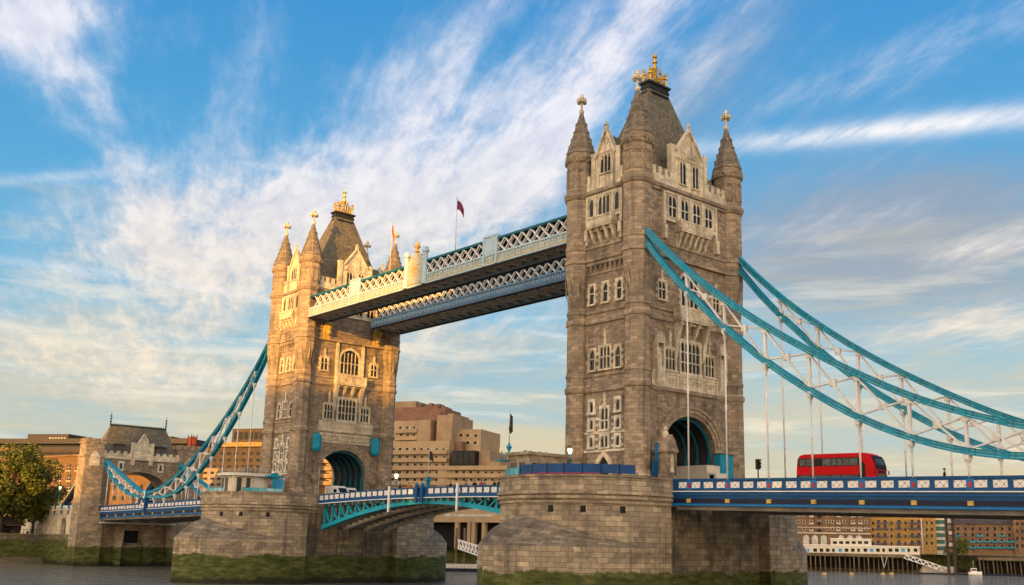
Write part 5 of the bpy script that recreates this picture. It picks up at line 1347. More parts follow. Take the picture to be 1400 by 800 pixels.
# ------------------------------------------------------------------ people along the bascule footway
def person_mesh(name, jacket, legs, pose):
    bm_ = bmesh.new()
    lean, arm = pose
    J = {'pelvis': (0, 0, .95), 'chest': (0, lean, 1.28), 'neck': (0, lean*1.3, 1.50), 'chin': (0, lean*1.3-.02, 1.58), 'head': (0, lean*1.3-.01, 1.70), 'crown': (0, lean*1.3, 1.80),
         'hipl': (.10, 0, .90), 'kneel': (.11, -.05, .48), 'anklel': (.11, .04, .08), 'toel': (.12, -.14, .04), 'hipr': (-.10, 0, .90), 'kneer': (-.11, .05, .48), 'ankler': (-.11, .12, .08), 'toer': (-.12, -.06, .04),
         'shl': (.20, lean*1.2, 1.43), 'ell': (.27, .04, 1.15), 'hal': (.24, -.10+arm, .92+abs(arm)), 'shr': (-.20, lean*1.2, 1.43), 'elr': (-.27, .04, 1.15), 'har': (-.24, -.12, .92)}
    RAD = {'pelvis': .165, 'chest': .19, 'neck': .06, 'chin': .075, 'head': .105, 'crown': .075, 'hipl': .10, 'kneel': .065, 'anklel': .05, 'toel': .04, 'hipr': .10, 'kneer': .065, 'ankler': .05, 'toer': .04,
           'shl': .08, 'ell': .055, 'hal': .042, 'shr': .08, 'elr': .055, 'har': .042}
    E_ = [('pelvis', 'chest'), ('chest', 'neck'), ('neck', 'chin'), ('chin', 'head'), ('head', 'crown'), ('pelvis', 'hipl'), ('hipl', 'kneel'), ('kneel', 'anklel'), ('anklel', 'toel'), ('pelvis', 'hipr'), ('hipr', 'kneer'), ('kneer', 'ankler'), ('ankler', 'toer'),
          ('chest', 'shl'), ('shl', 'ell'), ('ell', 'hal'), ('chest', 'shr'), ('shr', 'elr'), ('elr', 'har')]
    keys = list(J); me = bpy.data.meshes.new(name); me.from_pydata([J[k] for k in keys], [(keys.index(a), keys.index(b)) for a, b in E_], [])
    o = bpy.data.objects.new(name, me); COL.objects.link(o)
    o.modifiers.new('skin', 'SKIN'); sv = me.skin_vertices[0].data
    for i, k in enumerate(keys): sv[i].radius = (RAD[k]*(1.15 if k in ('chest', 'pelvis') else 1), RAD[k]*(.75 if k in ('chest', 'pelvis') else 1)); sv[i].use_root = (k == 'pelvis')
    ss = o.modifiers.new('sub', 'SUBSURF'); ss.levels = 1; ss.render_levels = 1
    dg = bpy.context.evaluated_depsgraph_get(); ev = o.evaluated_get(dg); m2 = bpy.data.meshes.new_from_object(ev)
    bpy.data.objects.remove(o); m2.name = name
    for q in (MT['skin'], jacket, legs): m2.materials.append(q)
    for p in m2.polygons:
        c = p.center; p.use_smooth = True
        p.material_index = 0 if (c.z > 1.50 or (abs(c.x) > .2 and c.z < .97)) else (1 if c.z > .86 else 2)
    return m2
JK = {'black': (.015, .015, .017), 'navy': (.02, .03, .07), 'red': (.35, .03, .03), 'orange': (.55, .16, .03), 'grey': (.16, .16, .16), 'tan': (.30, .21, .12), 'white': (.6, .58, .55), 'green': (.05, .10, .05), 'pale blue': (.2, .32, .45)}
JM = {k: simple(k.replace(' ', '_')+'_coat', v, .8, 0, .2, 4) for k, v in JK.items()}
MT['hair'] = simple('dark_hair', (.02, .015, .012), .6); TR = simple('dark_trousers', (.03, .03, .035), .8)
def add_person(x, y, z, rz, col, label, pose):
    me = person_mesh('person', JM[col], TR, pose); o = bpy.data.objects.new('person', me); COL.objects.link(o); o.location = (x, y, z); o.rotation_euler = (0, 0, rz)
    tag(o, label, 'person'); BASE[o.name] = Vector((0, 0, 0))
    mb = MB(); l_ = pose[0]*1.3; mb.lathe(0, l_+.015, [(1.70, .112), (1.78, .112), (1.83, .085), (1.855, .03)], 10, smooth=True); h = mb.build('hair', 'hair', None); h.parent = o; h.location = (0, 0, 0)
# px along the bascule, clothing, standing where
PPL = [(547, 'black', 'in a black coat nearest the far tower on the bascule footway'), (559, 'orange', 'in an orange jacket near the far tower on the bascule'), (566, 'tan', 'in a tan coat near the far tower on the bascule'),
       (616, 'navy', 'in a navy coat just right of the bascule joint'), (637, 'grey', 'in a grey coat at the bascule rail'), (644, 'white', 'in a white top at the bascule rail'), (649, 'black', 'in a black jacket beside the white topped walker'),
       (658, 'red', 'in a red jacket on the right half of the bascule'), (662, 'pale blue', 'in a pale blue jacket next to the red jacket'), (676, 'black', 'in a black coat, left of the pair by the nearer pier'), (681, 'green', 'in a dark green coat close to the nearer pier'), (685, 'navy', 'in a navy coat right by the nearer pier')]
for i, (px, c, lab) in enumerate(PPL):
    p = at(px, 665, x=-5.9-(i % 3)*.35); zf = bz(p.y)-.95
    add_person(p.x, p.y, zf, [.4, 2.8, -1.2, 3.4, 1.6][i % 5], c, 'person '+lab, (random.uniform(-.06, .02), random.choice((0, 0, .1, -.12))))
p = at(1291, 648, x=-7.6); add_person(-7.6, p.y, ZS(-p.y)-1.0, .3, 'black', 'person in a black coat alone on the right side span', (-.03, 0))

# ------------------------------------------------------------------ background buildings
class Facade:
    """a vertical wall between two ground points seen at pixel columns pL, pR and depths dL, dR; s runs left to right along it"""
    def __init__(s, pL, dL, pR, dR, vref=740):
        a, b = at(pL, vref, d=dL), at(pR, vref, d=dR)
        s.A = Vector((a.x, a.y, 0)); s.e = Vector((b.x-a.x, b.y-a.y, 0)); s.L = s.e.length; s.e.normalize(); s.n = Vector((s.e.y, -s.e.x, 0))
    def sz(s, px, py):
        r = ray(px, py); t = (s.A-CAM).dot(s.n)/r.dot(s.n); p = CAM+r*t
        return (p-s.A).dot(s.e), p.z
    def P(s, u, z, d=0): return s.A+s.e*u+s.n*d+Vector((0, 0, z))
    def box(s, mb, u0, u1, z0, z1, d0, d1):
        c = s.P((u0+u1)/2, (z0+z1)/2, (d0+d1)/2); mb.obox(c, s.e*(u1-u0)/2, s.n*(d1-d0)/2, (0, 0, (z1-z0)/2))
    def pbox(s, mb, x0, x1, ytop, ybot, d0, d1, zbot=None):
        """a box by pixel columns and rows of the photograph on this wall"""
        ym = (ytop+ybot)/2; u0 = s.sz(x0, ym)[0]; u1 = s.sz(x1, ym)[0]; z1 = s.sz((x0+x1)/2, ytop)[1]; z0 = s.sz((x0+x1)/2, ybot)[1] if zbot is None else zbot
        s.box(mb, u0, u1, z0, z1, d0, d1); return u0, u1, z0, z1
MT['concrete'] = simple('beige_concrete', (.36, .25, .145), .85, 0, .14, .25)
MT['concrete2'] = simple('ribbed_concrete', (.30, .205, .125), .85, 0, .2, .3)
MT['rust'] = simple('red_brown_cladding', (.20, .105, .068), .8, 0, .2, .4)
MT['winpale'] = simple('pale_blind_window', (.46, .44, .38), .3, 0, .4, .8)
MT['yellowstone'] = simple('yellow_stone', (.62, .50, .26), .8, 0, .1, .2)
MT['brickor'] = masonry('orange_brick', (.19, .105, .040), (.155, .082, .033), (.2, .10, .05), .5, .2, .01, .15, .2)
MT['brickdk'] = masonry('dark_brown_brick', (.10, .068, .046), (.08, .055, .038), (.09, .065, .045), .5, .2, .01, .3, .3)
MT['brickbr'] = masonry('brown_brick', (.23, .13, .075), (.19, .105, .06), (.2, .14, .1), .5, .2, .01, .3, .3)
MT['brickye'] = masonry('yellow_stock_brick', (.40, .24, .075), (.34, .20, .065), (.26, .18, .08), .5, .2, .01, .2, .3)
MT['brickda'] = masonry('weathered_brick', (.26, .155, .085), (.20, .115, .065), (.17, .12, .08), .5, .2, .01, .35, .35)
MT['stonepale'] = simple('pale_dressing', (.50, .43, .33), .8, 0, .1, .4)
MT['darkroof'] = simple('dark_roof_sheet', (.055, .045, .042), .7, 0, .2, .3)
MT['greyroof'] = simple('grey_blue_roof', (.10, .14, .20), .4, 0, .25, .3)
MT['slateroof'] = simple('brown_slate_roof', (.075, .062, .055), .8, 0, .25, .4)
MT['timber'] = simple('wet_pile_timber', (.16, .115, .07), .85, 0, .35, .6)
MT['shadowfill'] = simple('dark_shade_fill', (.016, .014, .013), .9)  # near-black standing in for shade under the jetties and podium

# --- stepped concrete hotel
F1 = Facade(530, 345, 700, 330)
t = thing('riverside_hotel', tuple(F1.P(F1.L*.4, 6.4)), 'big stepped beige concrete hotel right of the far tower', 'hotel')
def hb(nm, m, x0, x1, y0, y1, d0, d1, zb=None):
    mb = MB(); F1.pbox(mb, x0, x1, y0, y1, d0, d1, zb); return mb.build(nm, m, t)
hb('wing', 'concrete', 428, 613, 604, 690, -18, 0, 6.4); hb('wing', 'concrete', 600, 706, 637, 690, -18, 1.2, 6.4); hb('upper_wing', 'concrete', 500, 566, 574, 606, -22, -4)
hb('stair_tower', 'concrete2', 565, 583, 573, 640, -20, -2.5); hb('recess', 'rust', 582, 592, 575, 640, -20, -6); hb('stair_tower', 'concrete2', 591, 612, 566, 640, -20, -3); hb('upper_wing', 'concrete', 611, 645, 584, 640, -24, -7)
hb('terrace_block', 'rust', 602, 625, 602, 640, -14, -3.5); hb('terrace_block', 'concrete2', 645, 668, 616, 640, -16, -1); hb('terrace_block', 'concrete2', 666, 683, 631, 645, -16, 0)
hb('plant_storey', 'rust', 490, 592, 561, 575, -24, -6); hb('plant_storey', 'rust', 500, 584, 553, 562, -22, -8); hb('plant_storey', 'concrete2', 520, 552, 544, 554, -20, -9); hb('plant_storey', 'rust', 566, 596, 555, 570, -20, -7); hb('plant_storey', 'concrete2', 604, 611, 563, 570, -18, -5)
mb = MB()
for x, y0 in ((553, 547), (562, 550), (568, 546), (574, 549), (579, 547), (585, 550), (590, 552)): F1.pbox(mb, x, x+4, y0, 558, -14, -10)
mb.build('chimney', 'rust', t)
hb('glazed_hall', 'busdark', 621, 653, 617, 638, -14, 2.0)
for i in range(4):
    mb = MB(); F1.pbox(mb, 622+i*8, 628.5+i*8, 619, 634, 2.0, 2.1); mb.build('hall_pane', 'farglass', t)
random.seed(11)
def wrow(x0, x1, n, y0, y1, d, slope=0.0):
    for i in range(n):
        x = x0+(x1-x0)*(i+.5)/n; w_ = (x1-x0)/n*.62; dy = slope*(i/n)
        mb = MB(); F1.pbox(mb, x-w_/2, x+w_/2, y0+dy, y1+dy, d-.05, d+.06); wf = mb.build('window', 'stonepale', t)
        mb = MB(); k = random.choice((.2, .4, .6, .0)); F1.pbox(mb, x-w_/2+w_*.05+w_*k*.3, x+w_/2-w_*(.25-k*.3), y0+dy+.3, y1+dy-.1, d+.06, d+.09); mb.build('pane', 'farglass', wf)
for y in (581, 591, 601): wrow(536, 564, 3, y, y+3.6, -4, .5)
for y in (612, 622.5, 633): wrow(532, 612, 8, y, y+4, 0, 1)
for y in (643.5, 653.5): wrow(532, 612, 8, y, y+4, 0, 1); wrow(622, 690, 7, y, y+4.2, 1.2, 2)
for y in (626, 636, 646, 656): wrow(430, 466, 3, y, y+4, 0, .5)
for y in (590, 600): wrow(613, 644, 3, y, y+4, -7, .8)
mb = MB()
for y in (588, 598, 608): F1.pbox(mb, 534, 565, y-3.0, y+2.6, -4, -2.6)
for y in (619, 629.5, 640, 650.5, 660.5): F1.pbox(mb, 428, 613, y-2.4, y+3.2, 0, 1.5)
for y in (640, 650.5, 660.5): F1.pbox(mb, 613.3, 705, y-2.4, y+3.2, 1.2, 2.7)
mb.build('balcony_band', 'concrete', t)
# river podium on columns
F2 = Facade(560, 318, 700, 300)
mb = MB(); F2.pbox(mb, 540, 690, 690, 714, -14, 0); mb.build('podium_slab', 'concrete', t)
mb = MB()
for x in (623, 640, 646, 660): F2.pbox(mb, x-2.2, x+2.2, 712, 750, -1.5, -.2, 5.5)
mb.build('column', 'concrete', t)
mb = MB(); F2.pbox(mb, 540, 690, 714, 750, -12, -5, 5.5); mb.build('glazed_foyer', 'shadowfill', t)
for i in range(6):
    mb = MB(); F2.pbox(mb, 605+i*14, 614+i*14, 717, 727, -5, -4.9); mb.build('foyer_window', 'farglass', t)
for y in (694, 703): 
    mb = MB(); F2.pbox(mb, 608, 676, y, y+3, 0, .05); mb.build('strip_window', 'winpale', t)
# --- far yellow block
F3 = Facade(655, 620, 705, 620); t = thing('yellow_block', tuple(F3.P(10, 6.4)), 'distant block catching yellow sunlight right of the concrete hotel', 'building')
for a, b, y, d in ((660, 683, 613, 0), (680, 700, 623, 2), (655, 668, 622, 3)): mb = MB(); F3.pbox(mb, a, b, y, 700, -30, d, 6.4); w_ = mb.build('wall', 'yellowstone', t)
for i in range(4):
    mb = MB(); F3.pbox(mb, 682+i*4, 684+i*4, 627, 650, 2, 2.1); mb.build('window_strip', 'winpale', t)
# --- pontoon and gangway under the bascule
F4 = Facade(600, 268, 700, 268)
t = thing('gangway', tuple(F4.P(8, 4)), 'white lattice gangway sloping down to the pontoon below the bascule', 'gangway')
mb = MB()
for d in (0, -2):
    for (a, b) in (((626, 738), (662, 749)), ((626, 750), (660, 762))):
        p, q = F4.sz(*a), F4.sz(*b); mb.beam(F4.P(*p, d), F4.P(*q, d), .22, .28)
    n = 8
    for i in range(n):
        f = lambda k, top: F4.P(*F4.sz(626+36*k/n, (738 if top else 750)+11.5*k/n), d)
        mb.beam(f(i, 1), f(i+1, 0), .14, .18); mb.beam(f(i, 0), f(i+.5, 1), .14, .18)
mb.build('truss', 'white', t)
mb = MB(); a, b = F4.sz(626, 750), F4.sz(660, 762); mb.beam(F4.P(*a, -1), F4.P(*b, -1), 1.8, .12); mb.build('walkway', 'stonepale', t)
t = thing('pontoon', tuple(F4.P(8, 0)), 'long dark pontoon with a white railing below the bascule', 'pontoon')
mb = MB(); u0, u1 = F4.sz(600, 778)[0], F4.sz(680, 778)[0]; F4.box(mb, u0, u1, -.4, .85, -5, 1); mb.build('hull', 'navy', t)
mb = MB()
for i in range(22):
    u = u0+(u1-u0)*i/21; F4.box(mb, u-.05, u+.05, .85, 1.9, .8, .9)
for z in (1.2, 1.55, 1.9): F4.box(mb, u0, u1, z-.05, z+.05, .8, .9)
mb.build('railing', 'white', t)
mb = MB(); F4.box(mb, u0, u1, .85, 1.9, .7, .76); mb.build('rail_mesh', 'stonepale', t)
mb = MB()
for x in (622, 633): a = F4.sz(x, 760)[0]; F4.box(mb, a-.25, a+.25, 0, 11, -3, -2.5)
mb.build('guide_pile', 'timber', t)
mb = MB(); a = F4.sz(656, 760)[0]; F4.box(mb, a-.9, a+.9, .85, 3.0, -2, 0); mb.build('ticket_hut', 'tealglass', t)

# --- left: offices, brick warehouse, restaurant
def offices(nm, label, cat, pL, dL, pR, dR, ytop, mwall, rows, cols, wy, depth=30, wmat='farglass', win_w=.6, zb=6.4, x0=None, x1=None):
    F = Facade(pL, dL, pR, dR); t = thing(nm, tuple(F.P(F.L/2, zb)), label, cat)
    mb = MB(); F.pbox(mb, pL, pR, ytop, 700, -depth, 0, zb); mb.build('wall', mwall, t)
    a, b = (x0 or pL), (x1 or pR)
    for (y0, y1) in wy:
        for i in range(cols):
            x = a+(b-a)*(i+.5)/cols; w_ = (b-a)/cols*win_w
            mb = MB(); F.pbox(mb, x-w_/2, x+w_/2, y0, y1, -.05, .07); mb.build('window', wmat, t)
    return F, t
F5 = Facade(-40, 400, 262, 380)
t = thing('slab_office', tuple(F5.P(40, 6.4)), 'dark flat roofed office block with brown bands behind the orange brick warehouse', 'office block')
mb = MB(); F5.pbox(mb, -40, 262, 612, 700, -40, 0, 6.4); mb.build('wall', 'brickbr', t)
mb = MB(); F5.pbox(mb, -40, 262, 600, 607, -42, 1.5); F5.pbox(mb, 40, 262, 611, 617, -42, .8); F5.pbox(mb, 28, 84, 592, 600.5, -36, -4); F5.pbox(mb, 170, 230, 596, 602, -36, -2); mb.build('roof_band', 'darkroof', t)
mb = MB(); F5.pbox(mb, -40, 262, 607.5, 611, -38, -1.0); F5.pbox(mb, -40, 262, 618, 624, -38, .1); mb.build('window_band', 'farglass', t)
for i in range(6):
    mb = MB(); F5.pbox(mb, 58+i*4, 60.5+i*4, 597, 599, -4, -3.9); mb.build('roof_light', 'winpale', t)
F6 = Facade(52, 345, 128, 330); t = thing('brick_warehouse', tuple(F6.P(10, 6.4)), 'sunlit orange brick warehouse with arched windows behind the tree', 'warehouse')
mb = MB(); F6.pbox(mb, 52, 128, 623, 700, -18, 0, 6.4); mb.build('wall', 'brickor', t)
mb = MB(); F6.pbox(mb, 52, 128, 622, 624.5, -18.2, .5); F6.pbox(mb, 72, 74, 624, 700, 0, .25, 6.4); mb.build('coping', 'brickbr', t)
for y in (634, 648, 661, 674):
    for x in (82, 95, 107):
        u, z = F6.sz(x, y); 
        pr_ = [(u-1.0, z-2.2), (u+1.0, z-2.2), (u+1.0, z-.5)]+[(u+1.0*math.cos(R(a)), z-.5+.6*math.sin(R(a))) for a in (30, 60, 90, 120, 150)]+[(u-1.0, z-.5)]
        mb = MB(); A = [F6.P(h, zz, .08) for h, zz in pr_]; B = [F6.P(h, zz, -.1) for h, zz in pr_]
        mb.face(A)
        for i in range(len(A)): j = (i+1) % len(A); mb.face([A[i], A[j], B[j], B[i]])
        wf = mb.build('window', 'farglass', t)
        mb = MB(); F6.box(mb, u-.05, u+.05, z-2.2, z, .08, .14); F6.box(mb, u-1.0, u+1.0, z-1.3, z-1.2, .08, .14); F6.box(mb, u-1.25, u+1.25, z-2.5, z-2.2, -.1, .3); mb.build('window_bars', 'stonepale', wf)
# behind the gatehouse arch: the same warehouse range continuing
offices('brick_warehouse', 'orange brick range seen through the gatehouse arch', 'warehouse', 150, 325, 212, 318, 650, 'brickor', 3, 5, ((663, 669), (678, 684)), 10, win_w=.35)
offices('brick_building', 'orange brick building just right of the gatehouse with a dark roof', 'building', 212, 360, 272, 350, 612, 'brickor', 3, 5, ((622, 628), (636, 641)), 20, win_w=.4)
F, t = offices('apartment_block', 'brown brick block with a darker top storey behind the left chain', 'apartment block', 268, 330, 368, 322, 612, 'brickdk', 3, 10, ((618, 622), (627, 631), (636, 640), (645, 649)), 26, wmat='farglass', win_w=.5)
mb = MB(); F.pbox(mb, 312, 366, 585, 612, -22, -2); mb.build('top_storey', 'brickdk', t); mb = MB(); F.pbox(mb, 300, 368, 605, 611, -20, 1); mb.build('yellow_band', 'brickye', t)
for i in range(7): mb = MB(); F.pbox(mb, 315+i*7, 320+i*7, 590, 600, -2, -1.9); mb.build('top_window', 'farglass', t)
offices('flat_block', 'low grey flats between the left chain and the far pier kiosk', 'flats', 276, 300, 332, 296, 640, 'concrete2', 3, 6, ((645, 648), (653, 656), (661, 664)), 14, wmat='farglass', win_w=.55)
# orange hoist on the gatehouse's right corner
t = thing('orange_scaffold', (14.2, 178, 26), 'orange sheeted scaffold at the right corner of the gatehouse', 'scaffold')
mb = MB(); mb.box(13.2, 14.6, 175, 177, 26.5, 33.2); mb.build('sheeting', simple('orange_sheeting', (.62, .10, .03), .7, 0, .25, 1.5), t)
mb = MB()
for x in (13.15, 14.65):
    for y in (174.9, 177.1): mb.box(x-.06, x+.06, y-.06, y+.06, 20, 33.8)
for z in (22, 25, 28, 31): mb.beam((13.1, 174.9, z), (14.7, 174.9, z), .08, .08)
mb.build('poles', 'lead', t)
# restaurant terrace below the viaduct
t = thing('terrace_restaurant', (-20, 206, 6.4), 'low dark riverside restaurant with awnings left of the gatehouse', 'restaurant')
mb = MB(); mb.box(-60, -17, 206, 214, 6.4, 11.2); mb.build('wall', simple('dark_grey_render', (.07, .06, .055), .8, 0, .3, .4), t)
mb = MB(); mb.box(-60, -16.5, 205.4, 214.4, 11.2, 11.6); mb.build('flat_roof', 'darkroof', t)
for i in range(8): mb = MB(); x = -58+i*5.2; mb.box(x, x+2.6, 205.93, 206.0, 6.8, 9.8); mb.build('shop_window', 'farglass', t)
for i in range(4): mb = MB(); x = -38+i*5.4; mb.prism([(202.2, 9.2), (206, 10.4), (206, 10.6), (202.2, 9.4)], x, x+4.8, axis='x'); mb.build('awning', simple('awning_cloth', (.13, .10, .09), .8), t)
mb = MB()
for i in range(30): x = -60+i*1.55; mb.box(x-.05, x+.05, 199.5, 199.6, 7.35, 8.4)
mb.box(-60, -14, 199.48, 199.62, 8.4, 8.5); mb.build('terrace_rail', 'lead', t)
random.seed(5)
for i in range(9):
    x = -40+i*2.9; add_person(x+random.uniform(-.5, .5), 201+random.random()*2, 6.4, random.uniform(-.6, 3.5), ['black', 'navy', 'grey', 'white', 'black', 'tan', 'red', 'green', 'black'][i], 'person '+['farthest left by the quay rail in black', 'in navy by the quay rail under the tree', 'in grey standing on the quay terrace', 'in a white top on the quay terrace', 'in black beside the white topped drinker on the quay', 'in a tan coat at the quay rail', 'in red on the quay terrace near the gatehouse', 'in dark green near the gatehouse foot', 'in black closest to the gatehouse on the quay'][i], (0, .1))
for px, lab in ((290, 'white globed teal lamp left of the gatehouse tie girder'), (254/3.333+0, 'short teal lamp on the viaduct by the tree')):
    p = at(px if px > 200 else px, 690, y=195); 
lamp(-11.3, 197.0, 12.7, 19.5, 'teal lamp standard on the viaduct left of the gatehouse', 'teal'); lamp(-11.3, 208.0, 12.7, 18.5, 'shorter looking teal lamp standard on the viaduct nearer the tree', 'teal')

# --- the plane tree on the quay
def tree(x, y, zb, h, r, label, seed, leaf, n_leaf, cat='tree', nm='broadleaf_tree', trunk_r=.55, lean=0):
    rnd = random.Random(seed); t = thing(nm, (x, y, zb), label, cat)
    mb = MB(); top = Vector((x+lean, y, zb+h*.5)); mb.tube([(x, y, zb-.3), (x+lean*.3, y, zb+h*.2), (x+lean*.7, y, zb+h*.36), top], [trunk_r*1.3, trunk_r, trunk_r*.8, trunk_r*.55], 8)
    cl = []
    for i in range(34):
        th = rnd.uniform(0, 6.283); ph = rnd.uniform(-1.0, 1.0); rr_ = r*math.sqrt(max(.05, 1-ph*ph*.8))*rnd.uniform(.30, 1.04)
        c = Vector((x+lean+rr_*math.cos(th), y+rr_*math.sin(th), zb+h*.62+ph*h*.32)); cl.append((c, r*rnd.uniform(.20, .40)))
        if i < 14:
            s0 = Vector((x+lean*.6, y, zb+h*rnd.uniform(.28, .48))); m_ = (s0+c)/2+Vector((rnd.uniform(-.6, .6), rnd.uniform(-.6, .6), .5)); mb.tube([s0, m_, c], [trunk_r*.38, trunk_r*.22, trunk_r*.06], 5)
    mb.build('trunk', MT['bark'], t)
    mb = MB()
    for k in range(n_leaf):
        c, cr = cl[rnd.randrange(len(cl))]
        d = Vector((rnd.gauss(0, 1), rnd.gauss(0, 1), rnd.gauss(0, 1))).normalized()*cr*rnd.random()**.4*Vector((1, 1, .8)).length/1.62
        p = c+d; s_ = leaf*rnd.uniform(.6, 1.3); a = Vector((rnd.gauss(0, 1), rnd.gauss(0, 1), rnd.gauss(0, .6))).normalized(); b = a.cross(Vector((rnd.gauss(0, 1), rnd.gauss(0, 1), rnd.gauss(0, 1)))).normalized()
        mb.cur = rnd.choice((0, 0, 0, 1, 1, 2)); mb.face([p-a*s_, p-b*s_*.55, p+a*s_, p+b*s_*.55])
    mb.build('crown', ['leaf1', 'leaf2', 'leaf3'], t); return t
MT['bark'] = simple('bark', (.09, .065, .045), .9, 0, .3, 2)
def leafmat(n, c):
    m = simple(n, c, .6, 0, .3, .8); b = m.node_tree.nodes['Principled BSDF']; b.inputs['Transmission Weight'].default_value = 0; return m
MT['leaf1'] = leafmat('olive_leaves', (.125, .14, .022)); MT['leaf2'] = leafmat('dark_leaves', (.070, .088, .017)); MT['leaf3'] = leafmat('yellowing_leaves', (.165, .155, .024))
p = at(4, 715, y=200); tree(p.x, 202, 6.4, 22.5, 10.5, 'big olive green tree at the left edge of the quay', 3, .42, 26000, lean=0)
p2 = at(60, 715, y=205); tree(p2.x-2, 207, 6.4, 17.0, 6.2, 'smaller tree crowding the right side of the big quay tree', 8, .40, 11000, trunk_r=.35)

# --- right: the far bank downstream
F7 = Facade(1086, 392, 1192, 388); t = thing('riverside_apartments', tuple(F7.P(20, 6.4)), 'brown brick apartments with pale stone bands at the right end of the near pier', 'apartment block')
mb = MB(); F7.pbox(mb, 1080, 1190, 694, 757, -20, 0, 6.4); mb.build('wall', 'brickbr', t)
mb = MB(); F7.pbox(mb, 1080, 1190, 697.5, 699.3, 0, .5); F7.pbox(mb, 1080, 1190, 728, 730, 0, .4); F7.pbox(mb, 1080, 1190, 721, 722, 0, .2); mb.build('stone_band', 'stonepale', t)
for ix, x in enumerate((1092, 1099, 1109, 1120, 1131, 1138, 1146, 1154, 1166, 1176, 1184)):
    for y in (701.5, 711, 720.5):
        bal = ix in (2, 3, 6, 8, 9)
        mb = MB(); F7.pbox(mb, x-2.0, x+2.0, y, y+4.6, -.05, .10); wf = mb.build('window', 'stonepale', t); mb = MB(); F7.pbox(mb, x-1.3, x+1.3, y+.6, y+4.0, .10, .14); mb.build('pane', 'farglass', wf)
        if bal: mb = MB(); F7.pbox(mb, x-3.0, x+3.0, y+3.6, y+6.0, .1, 1.0); mb.build('balcony', 'stonepale' if ix != 3 else 'busdark', t)
for x in (1102, 1114, 1126, 1150, 1162, 1174):
    mb = MB(); u, z = F7.sz(x, 733); pr_ = [(u-1.1, z-3.6), (u+1.1, z-3.6), (u+1.1, z-.6), (u+.7, z+.1), (u, z+.4), (u-.7, z+.1), (u-1.1, z-.6)]; mb.face([F7.P(h, zz, .1) for h, zz in pr_]); F7.box(mb, u-1.1, u+1.1, z-3.6, z-.6, -.05, .08); mb.build('arched_window', 'winpale', t)
mb = MB(); F7.pbox(mb, 1102, 1106, 692, 697, -8, -5); F7.pbox(mb, 1160, 1166, 692, 697, -8, -5); mb.build('chimney', 'brickbr', t)
F8 = Facade(1190, 390, 1280, 384); t = thing('riverside_apartments', tuple(F8.P(20, 6.4)), 'yellow brick apartments with blue balconies and a grey blue barrel roof', 'apartment block')
mb = MB(); F8.pbox(mb, 1190, 1280, 707, 757, -20, 0, 6.4); mb.build('wall', 'brickye', t)
for a, b in ((1190, 1212), (1212, 1236), (1236, 1262)):
    mb = MB(); u0, u1 = F8.sz(a+.5, 707)[0], F8.sz(b-.5, 707)[0]; z = F8.sz((a+b)/2, 707)[1]; zt_ = F8.sz((a+b)/2, 696)[1]; N_ = 8
    ring = [((u0+u1)/2+(u1-u0)/2*math.cos(math.pi*k/N_), z+(zt_-z)*math.sin(math.pi*k/N_)) for k in range(N_+1)]
    for k in range(N_): mb.face([F8.P(*ring[k], .3), F8.P(*ring[k+1], .3), F8.P(*ring[k+1], -18), F8.P(*ring[k], -18)])
    mb.face([F8.P(*q, .3) for q in ring]); mb.build('barrel_roof', 'greyroof', t)
mb = MB(); F8.pbox(mb, 1255, 1281, 699, 707.5, -16, .3); mb.build('mansard', simple('maroon_roof', (.10, .03, .03), .7), t)
for x in (1201, 1210, 1229, 1247, 1256):
    for y in (711, 718.5, 729, 739):
        mb = MB(); F8.pbox(mb, x-1.6, x+1.6, y, y+4.6, -.05, .1); mb.build('window', 'farglass', t); mb = MB(); F8.pbox(mb, x-2.9, x+2.9, y+2.6, y+5.6, .12, 1.1); mb.build('balcony', simple('slate_blue_balcony', (.06, .06, .13), .5), t)
for x in (1193.5, 1219, 1238, 1267, 1274):
    for y in (713, 722, 731, 741): mb = MB(); F8.pbox(mb, x-1.2, x+1.2, y, y+4, -.05, .1); mb.build('window', 'farglass', t)
F9 = Facade(1274, 386, 1294, 384); t = thing('glass_block', tuple(F9.P(4, 6.4)), 'narrow pale modern block with stacked glass floors', 'building')
mb = MB(); F9.pbox(mb, 1273, 1294, 697, 757, -16, 0, 6.4); mb.build('wall', 'winpale', t)
for y in (703, 711, 720, 729, 738, 747): mb = MB(); F9.pbox(mb, 1276, 1292, y, y+5.5, 0, .1); mb.build('glass_floor', simple('green_glass', (.07, .13, .11), .1, 0, .3, .6), t)
F10 = Facade(1300, 386, 1392, 376); t = thing('brick_houses', tuple(F10.P(20, 6.4)), 'brown brick terrace with teal balconies and a dark pitched roof', 'terrace')
mb = MB(); F10.pbox(mb, 1298, 1392, 716, 764, -16, 0, 6.4); mb.build('wall', 'brickda', t)
mb = MB(); u0, u1 = F10.sz(1297, 716)[0], F10.sz(1388, 716)[0]; ze, zr_ = F10.sz(1340, 716.5)[1], F10.sz(1340, 704)[1]
mb.face([F10.P(u0, ze, .7), F10.P(u1, ze, .7), F10.P(u1-2, zr_, -8), F10.P(u0, zr_, -8)]); mb.face([F10.P(u0, ze, -16.7), F10.P(u0, zr_, -8), F10.P(u1-2, zr_, -8), F10.P(u1, ze, -16.7)]); mb.face([F10.P(u1, ze, .7), F10.P(u1, ze, -16.7), F10.P(u1-2, zr_, -8)]); mb.face([F10.P(u0, ze, .7), F10.P(u0, zr_, -8), F10.P(u0, ze, -16.7)]); mb.build('roof', 'slateroof', t)
mb = MB()
for x in (1309, 1328, 1341, 1368): F10.pbox(mb, x-2.5, x+2.5, 699, 706, -9, -6.5)
mb.build('chimney', 'brickda', t)
